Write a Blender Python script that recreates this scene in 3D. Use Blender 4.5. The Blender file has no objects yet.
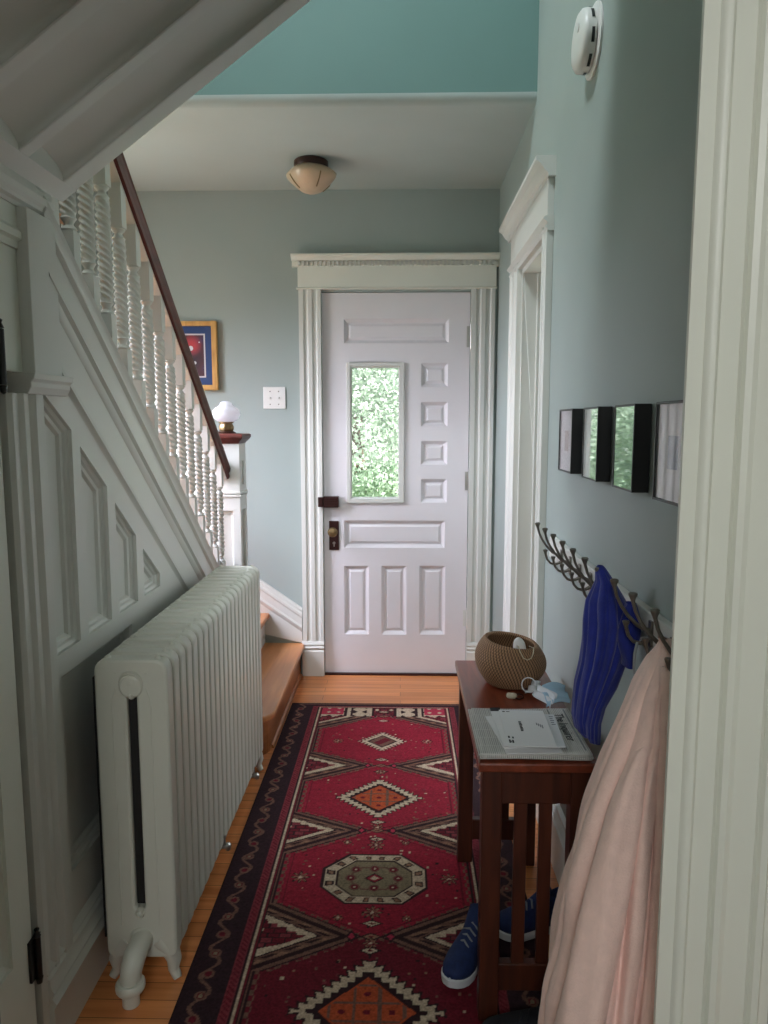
import bpy, bmesh, math, random
import numpy as np
from math import sin, cos, pi, radians, sqrt, atan2
from mathutils import Vector, Matrix, noise as mnoise
random.seed(7)
rng = np.random.RandomState(5)
S = bpy.context.scene
COL = S.collection

# ------------------------------------------------------------------ materials
def lin(c):
    return tuple(((v/12.92) if v <= .04045 else ((v+.055)/1.055)**2.4) for v in (x/255. for x in c)) + (1.,)

def mat(name, rgb, rough=.5, metal=0., spec=.5, noise=0., nscale=8., bump=0., bscale=60., coat=0., sheen=0., stretch=None, trans=0.):
    m = bpy.data.materials.new(name); m.use_nodes = True
    nt = m.node_tree; b = nt.nodes['Principled BSDF']
    col = lin(rgb)
    b.inputs['Base Color'].default_value = col
    b.inputs['Roughness'].default_value = rough
    b.inputs['Metallic'].default_value = metal
    b.inputs['Specular IOR Level'].default_value = spec
    b.inputs['Coat Weight'].default_value = coat
    b.inputs['Coat Roughness'].default_value = .15
    b.inputs['Sheen Weight'].default_value = sheen
    b.inputs['Transmission Weight'].default_value = trans
    tc = nt.nodes.new('ShaderNodeTexCoord')
    vec = tc.outputs['Object']
    if stretch:
        mp = nt.nodes.new('ShaderNodeMapping'); mp.inputs['Scale'].default_value = stretch
        nt.links.new(vec, mp.inputs['Vector']); vec = mp.outputs['Vector']
    if noise > 0:
        n = nt.nodes.new('ShaderNodeTexNoise'); n.inputs['Scale'].default_value = nscale; n.inputs['Detail'].default_value = 6
        nt.links.new(vec, n.inputs['Vector'])
        r = nt.nodes.new('ShaderNodeValToRGB')
        r.color_ramp.elements[0].position = .3; r.color_ramp.elements[1].position = .7
        r.color_ramp.elements[0].color = tuple(v*(1-noise) for v in col[:3]) + (1,)
        r.color_ramp.elements[1].color = tuple(min(1, v*(1+noise)) for v in col[:3]) + (1,)
        nt.links.new(n.outputs['Fac'], r.inputs['Fac']); nt.links.new(r.outputs['Color'], b.inputs['Base Color'])
    if bump > 0:
        n2 = nt.nodes.new('ShaderNodeTexNoise'); n2.inputs['Scale'].default_value = bscale; n2.inputs['Detail'].default_value = 4
        nt.links.new(vec, n2.inputs['Vector'])
        bp = nt.nodes.new('ShaderNodeBump'); bp.inputs['Strength'].default_value = bump; bp.inputs['Distance'].default_value = .004
        nt.links.new(n2.outputs['Fac'], bp.inputs['Height']); nt.links.new(bp.outputs['Normal'], b.inputs['Normal'])
    return m

def wood(name, a, c, rough=.4, scale=(2., 30., 30.), planks=None, coat=.0, axis='x'):
    m = bpy.data.materials.new(name); m.use_nodes = True
    nt = m.node_tree; b = nt.nodes['Principled BSDF']
    b.inputs['Roughness'].default_value = rough; b.inputs['Coat Weight'].default_value = coat; b.inputs['Coat Roughness'].default_value = .2
    tc = nt.nodes.new('ShaderNodeTexCoord')
    mp = nt.nodes.new('ShaderNodeMapping'); mp.inputs['Scale'].default_value = scale
    nt.links.new(tc.outputs['Object'], mp.inputs['Vector'])
    n = nt.nodes.new('ShaderNodeTexNoise'); n.inputs['Scale'].default_value = 1.6; n.inputs['Detail'].default_value = 8; n.inputs['Distortion'].default_value = .6
    nt.links.new(mp.outputs['Vector'], n.inputs['Vector'])
    r = nt.nodes.new('ShaderNodeValToRGB')
    r.color_ramp.elements[0].position = .3; r.color_ramp.elements[1].position = .72
    r.color_ramp.elements[0].color = lin(a); r.color_ramp.elements[1].color = lin(c)
    nt.links.new(n.outputs['Fac'], r.inputs['Fac'])
    out = r.outputs['Color']
    if planks:
        br = nt.nodes.new('ShaderNodeTexBrick')
        br.inputs['Scale'].default_value = 1.; br.inputs['Brick Width'].default_value = planks[0]; br.inputs['Row Height'].default_value = planks[1]
        br.inputs['Mortar Size'].default_value = .0012; br.inputs['Mortar Smooth'].default_value = .3; br.offset = .37
        br.inputs['Color1'].default_value = (1, 1, 1, 1); br.inputs['Color2'].default_value = (.78, .76, .72, 1); br.inputs['Mortar'].default_value = (.25, .2, .15, 1)
        nt.links.new(tc.outputs['Object'], br.inputs['Vector'])
        mx = nt.nodes.new('ShaderNodeMix'); mx.data_type = 'RGBA'; mx.blend_type = 'MULTIPLY'; mx.inputs['Factor'].default_value = 1.
        nt.links.new(out, mx.inputs['A']); nt.links.new(br.outputs['Color'], mx.inputs['B']); out = mx.outputs['Result']
    nt.links.new(out, b.inputs['Base Color'])
    return m

def glass(name, tint=(1, 1, 1), gloss=.06):
    m = bpy.data.materials.new(name); m.use_nodes = True
    nt = m.node_tree; nt.nodes.remove(nt.nodes['Principled BSDF'])
    o = nt.nodes['Material Output']
    t = nt.nodes.new('ShaderNodeBsdfTransparent'); t.inputs['Color'].default_value = tint + (1,)
    g = nt.nodes.new('ShaderNodeBsdfGlossy'); g.inputs['Roughness'].default_value = .02
    lw = nt.nodes.new('ShaderNodeLayerWeight'); lw.inputs['Blend'].default_value = .5
    pw = nt.nodes.new('ShaderNodeMath'); pw.operation = 'POWER'; pw.inputs[1].default_value = 5.; nt.links.new(lw.outputs['Facing'], pw.inputs[0])
    f = nt.nodes.new('ShaderNodeMath'); f.operation = 'MULTIPLY_ADD'; f.inputs[1].default_value = .96; f.inputs[2].default_value = .04; nt.links.new(pw.outputs[0], f.inputs[0])
    mx = nt.nodes.new('ShaderNodeMixShader')
    nt.links.new(f.outputs[0], mx.inputs['Fac']); nt.links.new(t.outputs['BSDF'], mx.inputs[1]); nt.links.new(g.outputs['BSDF'], mx.inputs[2])
    nt.links.new(mx.outputs['Shader'], o.inputs['Surface'])
    return m

M = {}
M['paint'] = mat('wall_paint_sage', (156, 167, 163), .6, noise=.03, nscale=3, bump=.05, bscale=180)
M['paint_teal'] = mat('wall_paint_teal', (106, 138, 133), .6, noise=.03, nscale=3, bump=.05, bscale=180)
M['ceil'] = mat('ceiling_paint', (176, 187, 184), .7, noise=.02, nscale=4, bump=.06, bscale=90)
M['trim'] = mat('white_trim_paint', (209, 209, 203), .38, noise=.015, nscale=4)
M['trim_matte'] = mat('baluster_paint', (204, 204, 198), .62, spec=.3)
M['trim_cream'] = mat('cream_trim_paint', (222, 223, 213), .4, noise=.02, nscale=4)
M['door_paint'] = mat('door_paint', (220, 216, 219), .32, noise=.02, nscale=5, bump=.04, bscale=30)
M['radiator'] = mat('radiator_enamel', (200, 200, 188), .35, noise=.03, nscale=9, bump=.12, bscale=60)
M['dark_hole'] = mat('slot_shade_and_shield', (22, 20, 19), .7)  # near black: painted shade in the radiator slot, also the shield board
M['floor'] = wood('oak_floor', (204, 122, 66), (238, 160, 100), .33, (1.2, 22, 22), (1.1, .058), coat=.15)
M['tread'] = wood('oak_tread', (176, 112, 66), (206, 140, 86), .35, (16, 1.2, 16), coat=.15)
M['riser'] = wood('oak_riser', (140, 84, 46), (170, 106, 60), .4, (16, 1.2, 16))
M['mahogany'] = wood('mahogany_rail', (66, 22, 14), (96, 36, 26), .5, (14, 2, 14))
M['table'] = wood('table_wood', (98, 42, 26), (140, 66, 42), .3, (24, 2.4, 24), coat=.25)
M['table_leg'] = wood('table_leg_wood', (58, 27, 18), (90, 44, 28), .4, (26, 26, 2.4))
M['gold'] = wood('gilt_wood', (176, 128, 66), (214, 168, 98), .4, (20, 20, 4))
M['black'] = mat('black_lacquer', (16, 16, 17), .35)
M['iron'] = mat('dark_bronze', (62, 36, 34), .35, metal=.7, noise=.15, nscale=40)
M['hook'] = mat('aged_pewter', (128, 122, 114), .32, metal=.75, noise=.15, nscale=60)
M['brass'] = mat('aged_brass', (132, 112, 78), .35, metal=.7, noise=.2, nscale=40)
M['darkbronze'] = mat('fixture_bronze', (58, 34, 26), .35, metal=.3)
M['steel'] = mat('bright_steel', (178, 176, 172), .3, metal=.9)
M['plastic'] = mat('white_plastic', (226, 224, 220), .35)
M['matboard'] = mat('white_mat_board', (206, 202, 204), .8)
M['bluemat'] = mat('navy_mat_board', (44, 66, 110), .8, noise=.05, nscale=60)
M['glass'] = glass('clear_pane')
M['shade'] = mat('milky_amber_glass', (196, 172, 144), .3, coat=.3, noise=.08, nscale=14)
M['blue_cloth'] = mat('navy_fleece', (22, 38, 128), .85, noise=.15, nscale=40, bump=.25, bscale=220, sheen=.2)
M['pink_cloth'] = mat('pink_waffle_cotton', (240, 206, 195), .9, noise=.05, nscale=50, bump=.3, bscale=260, sheen=.25)
M['paper'] = mat('white_paper', (226, 226, 226), .7)
M['paper2'] = mat('offwhite_paper', (208, 210, 214), .7)
M['ink'] = mat('black_ink', (38, 38, 44), .8)
M['inkgrey'] = mat('grey_ink', (120, 122, 128), .8)
M['webbing'] = mat('grey_webbing', (140, 144, 144), .7)
M['mask'] = mat('pale_blue_mask', (168, 198, 220), .85, bump=.2, bscale=120)
M['mask_in'] = mat('white_mask_lining', (222, 226, 232), .85)
M['sole'] = mat('white_rubber', (206, 208, 210), .6)
M['shoe_blue'] = mat('blue_knit', (18, 36, 80), .8, noise=.2, nscale=90, bump=.2, bscale=200)
M['shoe_black'] = mat('black_knit', (20, 22, 30), .8, noise=.2, nscale=90, bump=.2, bscale=200)
M['rope'] = mat('cream_cord', (200, 188, 164), .8)
M['bark'] = mat('tree_bark', (92, 74, 56), .9, noise=.2, nscale=12)
M['lawn'] = mat('lawn_grass', (120, 150, 84), .9, noise=.2, nscale=5)
M['bounce_floor'] = mat('grey_bounce_floor', (128, 128, 124), .95, noise=.1, nscale=60)
M['stone'] = mat('pale_paving', (205, 200, 190), .9, noise=.08, nscale=3)

def leaf_mat():
    m = bpy.data.materials.new('maple_leaf'); m.use_nodes = True
    nt = m.node_tree; b = nt.nodes['Principled BSDF']; o = nt.nodes['Material Output']
    g = nt.nodes.new('ShaderNodeTexCoord'); n = nt.nodes.new('ShaderNodeTexNoise'); n.inputs['Scale'].default_value = 5.
    nt.links.new(g.outputs['Object'], n.inputs['Vector'])
    r = nt.nodes.new('ShaderNodeValToRGB')
    r.color_ramp.elements[0].position = .3; r.color_ramp.elements[1].position = .7
    r.color_ramp.elements[0].color = lin((158, 180, 156)); r.color_ramp.elements[1].color = lin((206, 216, 202))
    nt.links.new(n.outputs['Fac'], r.inputs['Fac'])
    nt.links.new(r.outputs['Color'], b.inputs['Base Color']); b.inputs['Roughness'].default_value = .5
    t = nt.nodes.new('ShaderNodeBsdfTranslucent'); nt.links.new(r.outputs['Color'], t.inputs['Color'])
    mx = nt.nodes.new('ShaderNodeMixShader'); mx.inputs['Fac'].default_value = .5
    nt.links.new(b.outputs['BSDF'], mx.inputs[1]); nt.links.new(t.outputs['BSDF'], mx.inputs[2]); nt.links.new(mx.outputs['Shader'], o.inputs['Surface'])
    return m
M['leaf'] = leaf_mat()

def vcol_mat(name, rough=.9, attr='pattern', bump=.4):
    m = bpy.data.materials.new(name); m.use_nodes = True
    nt = m.node_tree; b = nt.nodes['Principled BSDF']
    a = nt.nodes.new('ShaderNodeAttribute'); a.attribute_name = attr
    n = nt.nodes.new('ShaderNodeTexNoise'); n.inputs['Scale'].default_value = 160.
    tc = nt.nodes.new('ShaderNodeTexCoord'); nt.links.new(tc.outputs['Object'], n.inputs['Vector'])
    r = nt.nodes.new('ShaderNodeValToRGB'); r.color_ramp.elements[0].color = (.6, .6, .6, 1); r.color_ramp.elements[1].color = (1, 1, 1, 1)
    r.color_ramp.elements[0].position = .3; r.color_ramp.elements[1].position = .65
    nt.links.new(n.outputs['Fac'], r.inputs['Fac'])
    mx = nt.nodes.new('ShaderNodeMix'); mx.data_type = 'RGBA'; mx.blend_type = 'MULTIPLY'; mx.inputs['Factor'].default_value = 1.
    nt.links.new(a.outputs['Color'], mx.inputs['A']); nt.links.new(r.outputs['Color'], mx.inputs['B'])
    nt.links.new(mx.outputs['Result'], b.inputs['Base Color'])
    bp = nt.nodes.new('ShaderNodeBump'); bp.inputs['Strength'].default_value = bump; bp.inputs['Distance'].default_value = .002
    nt.links.new(n.outputs['Fac'], bp.inputs['Height']); nt.links.new(bp.outputs['Normal'], b.inputs['Normal'])
    b.inputs['Roughness'].default_value = rough; b.inputs['Specular IOR Level'].default_value = .2
    return m
M['rug'] = vcol_mat('wool_rug_pattern')

def basket_mat():
    m = bpy.data.materials.new('coiled_grass'); m.use_nodes = True
    nt = m.node_tree; b = nt.nodes['Principled BSDF']; b.inputs['Roughness'].default_value = .7
    uv = nt.nodes.new('ShaderNodeTexCoord')
    sep = nt.nodes.new('ShaderNodeSeparateXYZ'); nt.links.new(uv.outputs['Object'], sep.inputs[0])
    at = nt.nodes.new('ShaderNodeMath'); at.operation = 'ARCTAN2'; nt.links.new(sep.outputs['Y'], at.inputs[0]); nt.links.new(sep.outputs['X'], at.inputs[1])
    row = nt.nodes.new('ShaderNodeMath'); row.operation = 'MULTIPLY'; row.inputs[1].default_value = 1/.0078; nt.links.new(sep.outputs['Z'], row.inputs[0])
    fl = nt.nodes.new('ShaderNodeMath'); fl.operation = 'FLOOR'; nt.links.new(row.outputs[0], fl.inputs[0])
    mu = nt.nodes.new('ShaderNodeMath'); mu.operation = 'MULTIPLY'; mu.inputs[1].default_value = 66.; nt.links.new(at.outputs[0], mu.inputs[0])
    ad = nt.nodes.new('ShaderNodeMath'); ad.operation = 'MULTIPLY_ADD'; ad.inputs[1].default_value = 2.1; nt.links.new(fl.outputs[0], ad.inputs[0]); nt.links.new(mu.outputs[0], ad.inputs[2])
    sn = nt.nodes.new('ShaderNodeMath'); sn.operation = 'SINE'; nt.links.new(ad.outputs[0], sn.inputs[0])
    r = nt.nodes.new('ShaderNodeValToRGB')
    r.color_ramp.elements[0].position = .12; r.color_ramp.elements[1].position = .6
    r.color_ramp.elements[0].color = lin((84, 60, 40)); r.color_ramp.elements[1].color = lin((158, 122, 90))
    ma = nt.nodes.new('ShaderNodeMath'); ma.operation = 'MULTIPLY_ADD'; ma.inputs[1].default_value = .5; ma.inputs[2].default_value = .5
    nt.links.new(sn.outputs[0], ma.inputs[0]); nt.links.new(ma.outputs[0], r.inputs['Fac']); nt.links.new(r.outputs['Color'], b.inputs['Base Color'])
    return m
M['basket'] = basket_mat()

def news_mat():
    m = bpy.data.materials.new('newsprint'); m.use_nodes = True
    nt = m.node_tree; b = nt.nodes['Principled BSDF']; b.inputs['Roughness'].default_value = .85
    tc = nt.nodes.new('ShaderNodeTexCoord')
    br = nt.nodes.new('ShaderNodeTexBrick'); br.inputs['Scale'].default_value = 1.
    br.inputs['Brick Width'].default_value = .046; br.inputs['Row Height'].default_value = .0045; br.offset = 0.
    br.inputs['Mortar Size'].default_value = .0016; br.inputs['Mortar Smooth'].default_value = .6
    br.inputs['Color1'].default_value = lin((150, 150, 146)); br.inputs['Color2'].default_value = lin((176, 176, 170)); br.inputs['Mortar'].default_value = lin((204, 202, 198))
    mp = nt.nodes.new('ShaderNodeMapping'); mp.inputs['Rotation'].default_value = (0, 0, pi/2)
    nt.links.new(tc.outputs['Object'], mp.inputs['Vector']); nt.links.new(mp.outputs['Vector'], br.inputs['Vector'])
    nt.links.new(br.outputs['Color'], b.inputs['Base Color'])
    return m
M['news'] = news_mat()

def print_mat(name, cols, scale):
    m = bpy.data.materials.new(name); m.use_nodes = True
    nt = m.node_tree; b = nt.nodes['Principled BSDF']; b.inputs['Roughness'].default_value = .6
    tc = nt.nodes.new('ShaderNodeTexCoord'); n = nt.nodes.new('ShaderNodeTexNoise'); n.inputs['Scale'].default_value = scale; n.inputs['Detail'].default_value = 3
    nt.links.new(tc.outputs['Object'], n.inputs['Vector'])
    r = nt.nodes.new('ShaderNodeValToRGB')
    e = r.color_ramp.elements
    e[0].position = .35; e[0].color = lin(cols[0]); e[1].position = .65; e[1].color = lin(cols[-1])
    for i, c in enumerate(cols[1:-1]):
        q = e.new(.35 + .3*(i+1)/(len(cols)-1)); q.color = lin(c)
    nt.links.new(n.outputs['Fac'], r.inputs['Fac']); nt.links.new(r.outputs['Color'], b.inputs['Base Color'])
    return m
M['art_main'] = print_mat('dusky_landscape_print', [(38, 20, 34), (70, 30, 40), (60, 40, 80)], 9)
def art_glow():
    m = M['art_main']; nt = m.node_tree; b = nt.nodes['Principled BSDF']
    src = b.inputs['Base Color'].links[0].from_socket
    tc = nt.nodes.new('ShaderNodeTexCoord'); d = nt.nodes.new('ShaderNodeVectorMath'); d.operation = 'DISTANCE'; d.inputs[1].default_value = (-.01, -.02, .245)
    nt.links.new(tc.outputs['Object'], d.inputs[0])
    r = nt.nodes.new('ShaderNodeValToRGB'); r.color_ramp.elements[0].position = .02; r.color_ramp.elements[0].color = (1, 1, 1, 1); r.color_ramp.elements[1].position = .06; r.color_ramp.elements[1].color = (0, 0, 0, 1)
    nt.links.new(d.outputs['Value'], r.inputs['Fac'])
    mx = nt.nodes.new('ShaderNodeMix'); mx.data_type = 'RGBA'; mx.inputs['B'].default_value = lin((168, 46, 54))
    nt.links.new(r.outputs['Color'], mx.inputs['Factor']); nt.links.new(src, mx.inputs['A']); nt.links.new(mx.outputs['Result'], b.inputs['Base Color'])
art_glow()
M['art_beige'] = print_mat('beige_print', [(150, 128, 118), (172, 150, 138)], 30)
M['art_blue'] = print_mat('blue_print', [(80, 92, 120), (112, 124, 150)], 30)
M['art_dark'] = print_mat('dark_print', [(20, 22, 22), (34, 36, 34)], 30)

# ------------------------------------------------------------------ object helpers
ORG = {}
def tag(o, label=None, cat=None, group=None, kind=None):
    if label: o['label'] = label
    if cat: o['category'] = cat
    if group: o['group'] = group
    if kind: o['kind'] = kind
    return o

def thing(name, loc, label, cat, group=None, kind=None):
    o = bpy.data.objects.new(name, None); COL.objects.link(o); o.location = loc; o.empty_display_size = .05
    ORG[o.name] = Vector(loc)
    return tag(o, label, cat, group, kind)

class MB:
    def __init__(s): s.v = []; s.f = []
    def add(s, vs, fs):
        n = len(s.v); s.v += [tuple(p) for p in vs]; s.f += [tuple(i+n for i in f) for f in fs]; return s
    def box(s, x0, x1, y0, y1, z0, z1):
        vs = [(x, y, z) for x in (x0, x1) for y in (y0, y1) for z in (z0, z1)]
        return s.add(vs, [(0, 1, 3, 2), (4, 6, 7, 5), (0, 4, 5, 1), (2, 3, 7, 6), (0, 2, 6, 4), (1, 5, 7, 3)])
    def prism(s, poly, f3, a, b):
        """poly 2D list, f3(u,v,t)->xyz ; t from a to b"""
        n = len(poly)
        vs = [f3(u, v, a) for u, v in poly] + [f3(u, v, b) for u, v in poly]
        fs = [tuple(range(n-1, -1, -1)), tuple(range(n, 2*n))] + [(i, (i+1) % n, n+(i+1) % n, n+i) for i in range(n)]
        return s.add(vs, fs)
    def lathe(s, prof, c=(0, 0, 0), axis='z', seg=32, rf=None):
        vs = []; fs = []
        m = len(prof)
        for (r, h) in prof:
            for j in range(seg):
                a = 2*pi*j/seg; rr = r*(rf(a, h) if rf else 1.)
                p = (rr*cos(a), rr*sin(a), h)
                if axis == 'x': p = (p[2], p[0], p[1])
                elif axis == 'y': p = (p[0], p[2], p[1])
                vs.append((p[0]+c[0], p[1]+c[1], p[2]+c[2]))
        for i in range(m-1):
            for j in range(seg):
                k = (j+1) % seg
                fs.append((i*seg+j, i*seg+k, (i+1)*seg+k, (i+1)*seg+j))
        if prof[0][0] > 1e-6: fs.append(tuple(range(seg-1, -1, -1)))
        if prof[-1][0] > 1e-6: fs.append(tuple((m-1)*seg+j for j in range(seg)))
        return s.add(vs, fs)
    def tube(s, pts, rad, seg=10, cap=True, flat=1.):
        pts = [Vector(p) for p in pts]; n = len(pts)
        if not hasattr(rad, '__len__'): rad = [rad]*n
        vs = []; fs = []; up = None
        for i in range(n):
            t = (pts[min(i+1, n-1)]-pts[max(i-1, 0)]).normalized()
            if up is None:
                up = Vector((0, 0, 1)) if abs(t.z) < .9 else Vector((1, 0, 0))
            sd = t.cross(up).normalized(); up = sd.cross(t).normalized()
            for j in range(seg):
                a = 2*pi*j/seg
                vs.append(pts[i]+sd*cos(a)*rad[i]+up*sin(a)*rad[i]*flat)
        for i in range(n-1):
            for j in range(seg):
                k = (j+1) % seg; fs.append((i*seg+j, i*seg+k, (i+1)*seg+k, (i+1)*seg+j))
        if cap: fs += [tuple(range(seg-1, -1, -1)), tuple((n-1)*seg+j for j in range(seg))]
        return s.add(vs, fs)
    def grid(s, fn, nu, nv, wrap=False):
        vs = [fn(i/(nu-1 if not wrap else nu), j/(nv-1)) for j in range(nv) for i in range(nu)]
        fs = []
        for j in range(nv-1):
            for i in range(nu if wrap else nu-1):
                k = (i+1) % nu
                fs.append((j*nu+i, j*nu+k, (j+1)*nu+k, (j+1)*nu+i))
        return s.add(vs, fs)
    def build(s, name, m, parent=None, smooth=False, bevel=0., bseg=2, solid=0., sub=0, kind=None, label=None):
        o0 = ORG[parent.name] if parent is not None else Vector((0, 0, 0))
        me = bpy.data.meshes.new(name)
        me.from_pydata([(v[0]-o0.x, v[1]-o0.y, v[2]-o0.z) for v in s.v], [], s.f)
        me.update()
        bm = bmesh.new(); bm.from_mesh(me); bmesh.ops.remove_doubles(bm, verts=bm.verts, dist=1e-6); bmesh.ops.recalc_face_normals(bm, faces=bm.faces)
        bm.to_mesh(me); bm.free()
        me.materials.append(M[m] if isinstance(m, str) else m)
        o = bpy.data.objects.new(name, me); COL.objects.link(o)
        if parent is not None:
            o.parent = parent; ORG[o.name] = o0
        else: ORG[o.name] = Vector((0, 0, 0))
        if smooth:
            for p in me.polygons: p.use_smooth = True
            if smooth != 'all':
                try: me.set_sharp_from_angle(angle=radians(40))
                except Exception: pass
        if solid:
            q = o.modifiers.new('Solidify', 'SOLIDIFY'); q.thickness = solid; q.offset = 0
        if bevel:
            q = o.modifiers.new('Bevel', 'BEVEL'); q.width = bevel; q.segments = bseg; q.limit_method = 'ANGLE'; q.angle_limit = radians(35)
        if sub:
            q = o.modifiers.new('Subdivision', 'SUBSURF'); q.levels = sub; q.render_levels = sub
        if kind: o['kind'] = kind
        if label: o['label'] = label
        return o

def struct(mb, name, m, label, cat, **k):
    o = mb.build(name, m, None, **k); tag(o, label, cat, kind='structure'); return o

def inset(poly, d):
    """inset a convex polygon (2D) by d"""
    n = len(poly); area = sum(poly[i][0]*poly[(i+1) % n][1]-poly[(i+1) % n][0]*poly[i][1] for i in range(n))
    sg = 1 if area > 0 else -1
    L = []
    for i in range(n):
        (x0, y0), (x1, y1) = poly[i], poly[(i+1) % n]
        dx, dy = x1-x0, y1-y0; l = sqrt(dx*dx+dy*dy); nx, ny = -dy/l*sg, dx/l*sg
        L.append((nx, ny, nx*(x0+nx*d)+ny*(y0+ny*d)))
    out = []
    for i in range(n):
        a, b, c = L[i-1]; p, q, r = L[i]; D = a*q-b*p
        out.append(((c*q-b*r)/D, (a*r-c*p)/D))
    return out

def panelled(mb, outer, holes, f3, steps, open_holes=()):
    """a plate (outer polygon with convex holes); every hole runs through inset steps [(inset, depth)...] and is filled"""
    bm = bmesh.new(); edges = []
    def loop(poly, t):
        vs = [bm.verts.new(f3(u, v, t)) for u, v in poly]
        es = [bm.edges.new((vs[i], vs[(i+1) % len(vs)])) for i in range(len(vs))]
        return vs, es
    edges += loop(outer, 0)[1]; rims = []
    for h in list(holes)+list(open_holes):
        vs, es = loop(h, 0); edges += es; rims.append(vs)
    bmesh.ops.triangle_fill(bm, use_beauty=True, use_dissolve=False, edges=edges)
    for h, vs in zip(holes, rims):
        cur = vs
        for (ins, dep) in steps:
            ring = [bm.verts.new(f3(u, v, dep)) for u, v in (inset(h, ins) if ins else h)]
            for i in range(len(ring)):
                k = (i+1) % len(ring); bm.faces.new((cur[i], cur[k], ring[k], ring[i]))
            cur = ring
        bm.faces.new(cur)
    bm.verts.index_update()
    mb.add([v.co[:] for v in bm.verts], [[v.index for v in f.verts] for f in bm.faces]); bm.free()
    return mb

def rect(a, b, c, d): return [(a, c), (b, c), (b, d), (a, d)]

def copy_tree(o, parent=None):
    c = o.copy(); COL.objects.link(c)
    if parent is not None: c.parent = parent
    for ch in list(o.children): copy_tree(ch, c)
    return c

def text_mesh(s, name, m, parent, loc, rot, size, ext=.0003, align='LEFT'):
    cu = bpy.data.curves.new(name, 'FONT'); cu.body = s; cu.size = size; cu.extrude = ext; cu.align_x = align
    to = bpy.data.objects.new('tmp_text', cu); COL.objects.link(to)
    bpy.context.view_layer.update()
    me = bpy.data.meshes.new_from_object(to.evaluated_get(bpy.context.evaluated_depsgraph_get()))
    bpy.data.objects.remove(to); bpy.data.curves.remove(cu)
    mx = Matrix.Translation(loc) @ rot.to_4x4()
    me.transform(mx)
    o0 = ORG[parent.name]; me.transform(Matrix.Translation(-o0))
    me.materials.clear(); me.materials.append(M[m]); me.name = name
    o = bpy.data.objects.new(name, me); COL.objects.link(o); o.parent = parent; ORG[o.name] = o0
    return o

XY = lambda u, v, t: (u, v, t)
XZ = lambda y0: (lambda u, v, t: (u, y0+t, v))
D = 4.10          # front door wall
WR = .52          # right wall face
WL = -1.86        # outer stair wall face
CE = 2.664        # low ceiling

# ------------------------------------------------------------------ shell
mb = MB().box(-3.2, 2.2, .2501, D+.02, -.06, 0)
struct(mb, 'floor', 'floor', 'honey coloured oak strip floor of the hallway', 'floor')

struct(MB().box(-3.2, 2.2, -3.2, .25, -.06, 0), 'floor_rear', 'bounce_floor', 'unseen grey floor of the room behind the doorway', 'floor')  # out of view, grey put in to keep the bounced light neutral
DX0, DX1, DH = -.432, .372, 2.133
mb = MB().box(WL-.1, DX0-.004, D, D+.15, 0, 5).box(DX1+.004, WR+.16, D, D+.15, 0, 5).box(DX0-.004, DX1+.004, D, D+.15, DH+.004, 5)
struct(mb, 'wall_back', 'paint', 'sage green end wall around the white front door', 'wall')

RY0, RY1, RH = 2.71, 3.29, 2.09
mb = MB().box(WR, WR+.14, 1.10, RY0, 0, 5).box(WR, WR+.14, RY1, D, 0, 5).box(WR, WR+.14, RY0, RY1, RH, 5)
struct(mb, 'wall_right', 'paint', 'sage green wall on the right with framed pictures and coat hooks', 'wall')

WY0, WY1, WZ0, WZ1 = 2.50, 3.62, 1.15, 2.35
mb = MB().box(WL-.12, WL, .9, WY0, 0, 5).box(WL-.12, WL, WY1, D, 0, 5).box(WL-.12, WL, WY0, WY1, 0, WZ0).box(WL-.12, WL, WY0, WY1, WZ1, 5)
struct(mb, 'wall_left', 'paint', 'sage green outer wall behind the staircase', 'wall')

# low ceiling with rounded lip, and the wall that rises from its edge
cy = 3.03
pts = [(cy, CE+.035)] + [(cy+.035-.035*cos(a), CE+.035-.035*sin(a)) for a in [pi/2*i/6 for i in range(1, 7)]] + [(D, CE), (D, CE+.036), (cy, CE+.036)]
struct(MB().prism(pts, lambda u, v, t: (t, u, v), WL, WR), 'ceiling', 'ceil', 'pale grey low ceiling over the front door', 'ceiling', smooth=True)
struct(MB().box(WL, WR, cy, cy+.12, CE+.0362, 5), 'wall_upper', 'paint_teal', 'teal wall rising above the edge of the low ceiling', 'wall')
struct(MB().box(WL-.12, WR+.14, .8, D+.15, 5.001, 5.1), 'ceiling_upper', 'ceil', 'ceiling high over the stairwell', 'ceiling')

# wall with the doorway the view looks through
mb = MB().box(.432, WR+.14, 1.03, 1.0999, 0, 2.03).box(WL-.12, -.66, 1.03, 1.0999, 0, 5).box(-.66, WR+.14, 1.03, 1.0999, 2.03, 5)
struct(mb, 'wall_front', 'paint', 'wall holding the near doorway opening', 'wall')

# the room the view is taken from
mb = MB().box(-2.7, -2.6, -2.6, 1.029, 0, 2.6).box(1.6, 1.7, -2.6, 1.029, 0, 2.6).box(-2.7, 1.7, -2.75, -2.6, 0, .8).box(-2.7, 1.7, -2.75, -2.6, 2.2, 2.6).box(-2.7, -.8, -2.75, -2.6, .8, 2.2).box(.8, 1.7, -2.75, -2.6, .8, 2.2)
mb.box(WR+.14, 1.7, 1.03, 1.1, 0, 2.6).box(-2.7, WL-.12, 1.03, 1.1, 0, 2.6)
struct(mb, 'wall_rear', 'trim_cream', 'pale walls of the room behind the doorway', 'wall')
struct(MB().box(-2.7, 1.7, -2.75, 1.029, 2.601, 2.7), 'ceiling_rear', 'ceil', 'ceiling of the room behind the doorway', 'ceiling')

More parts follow.
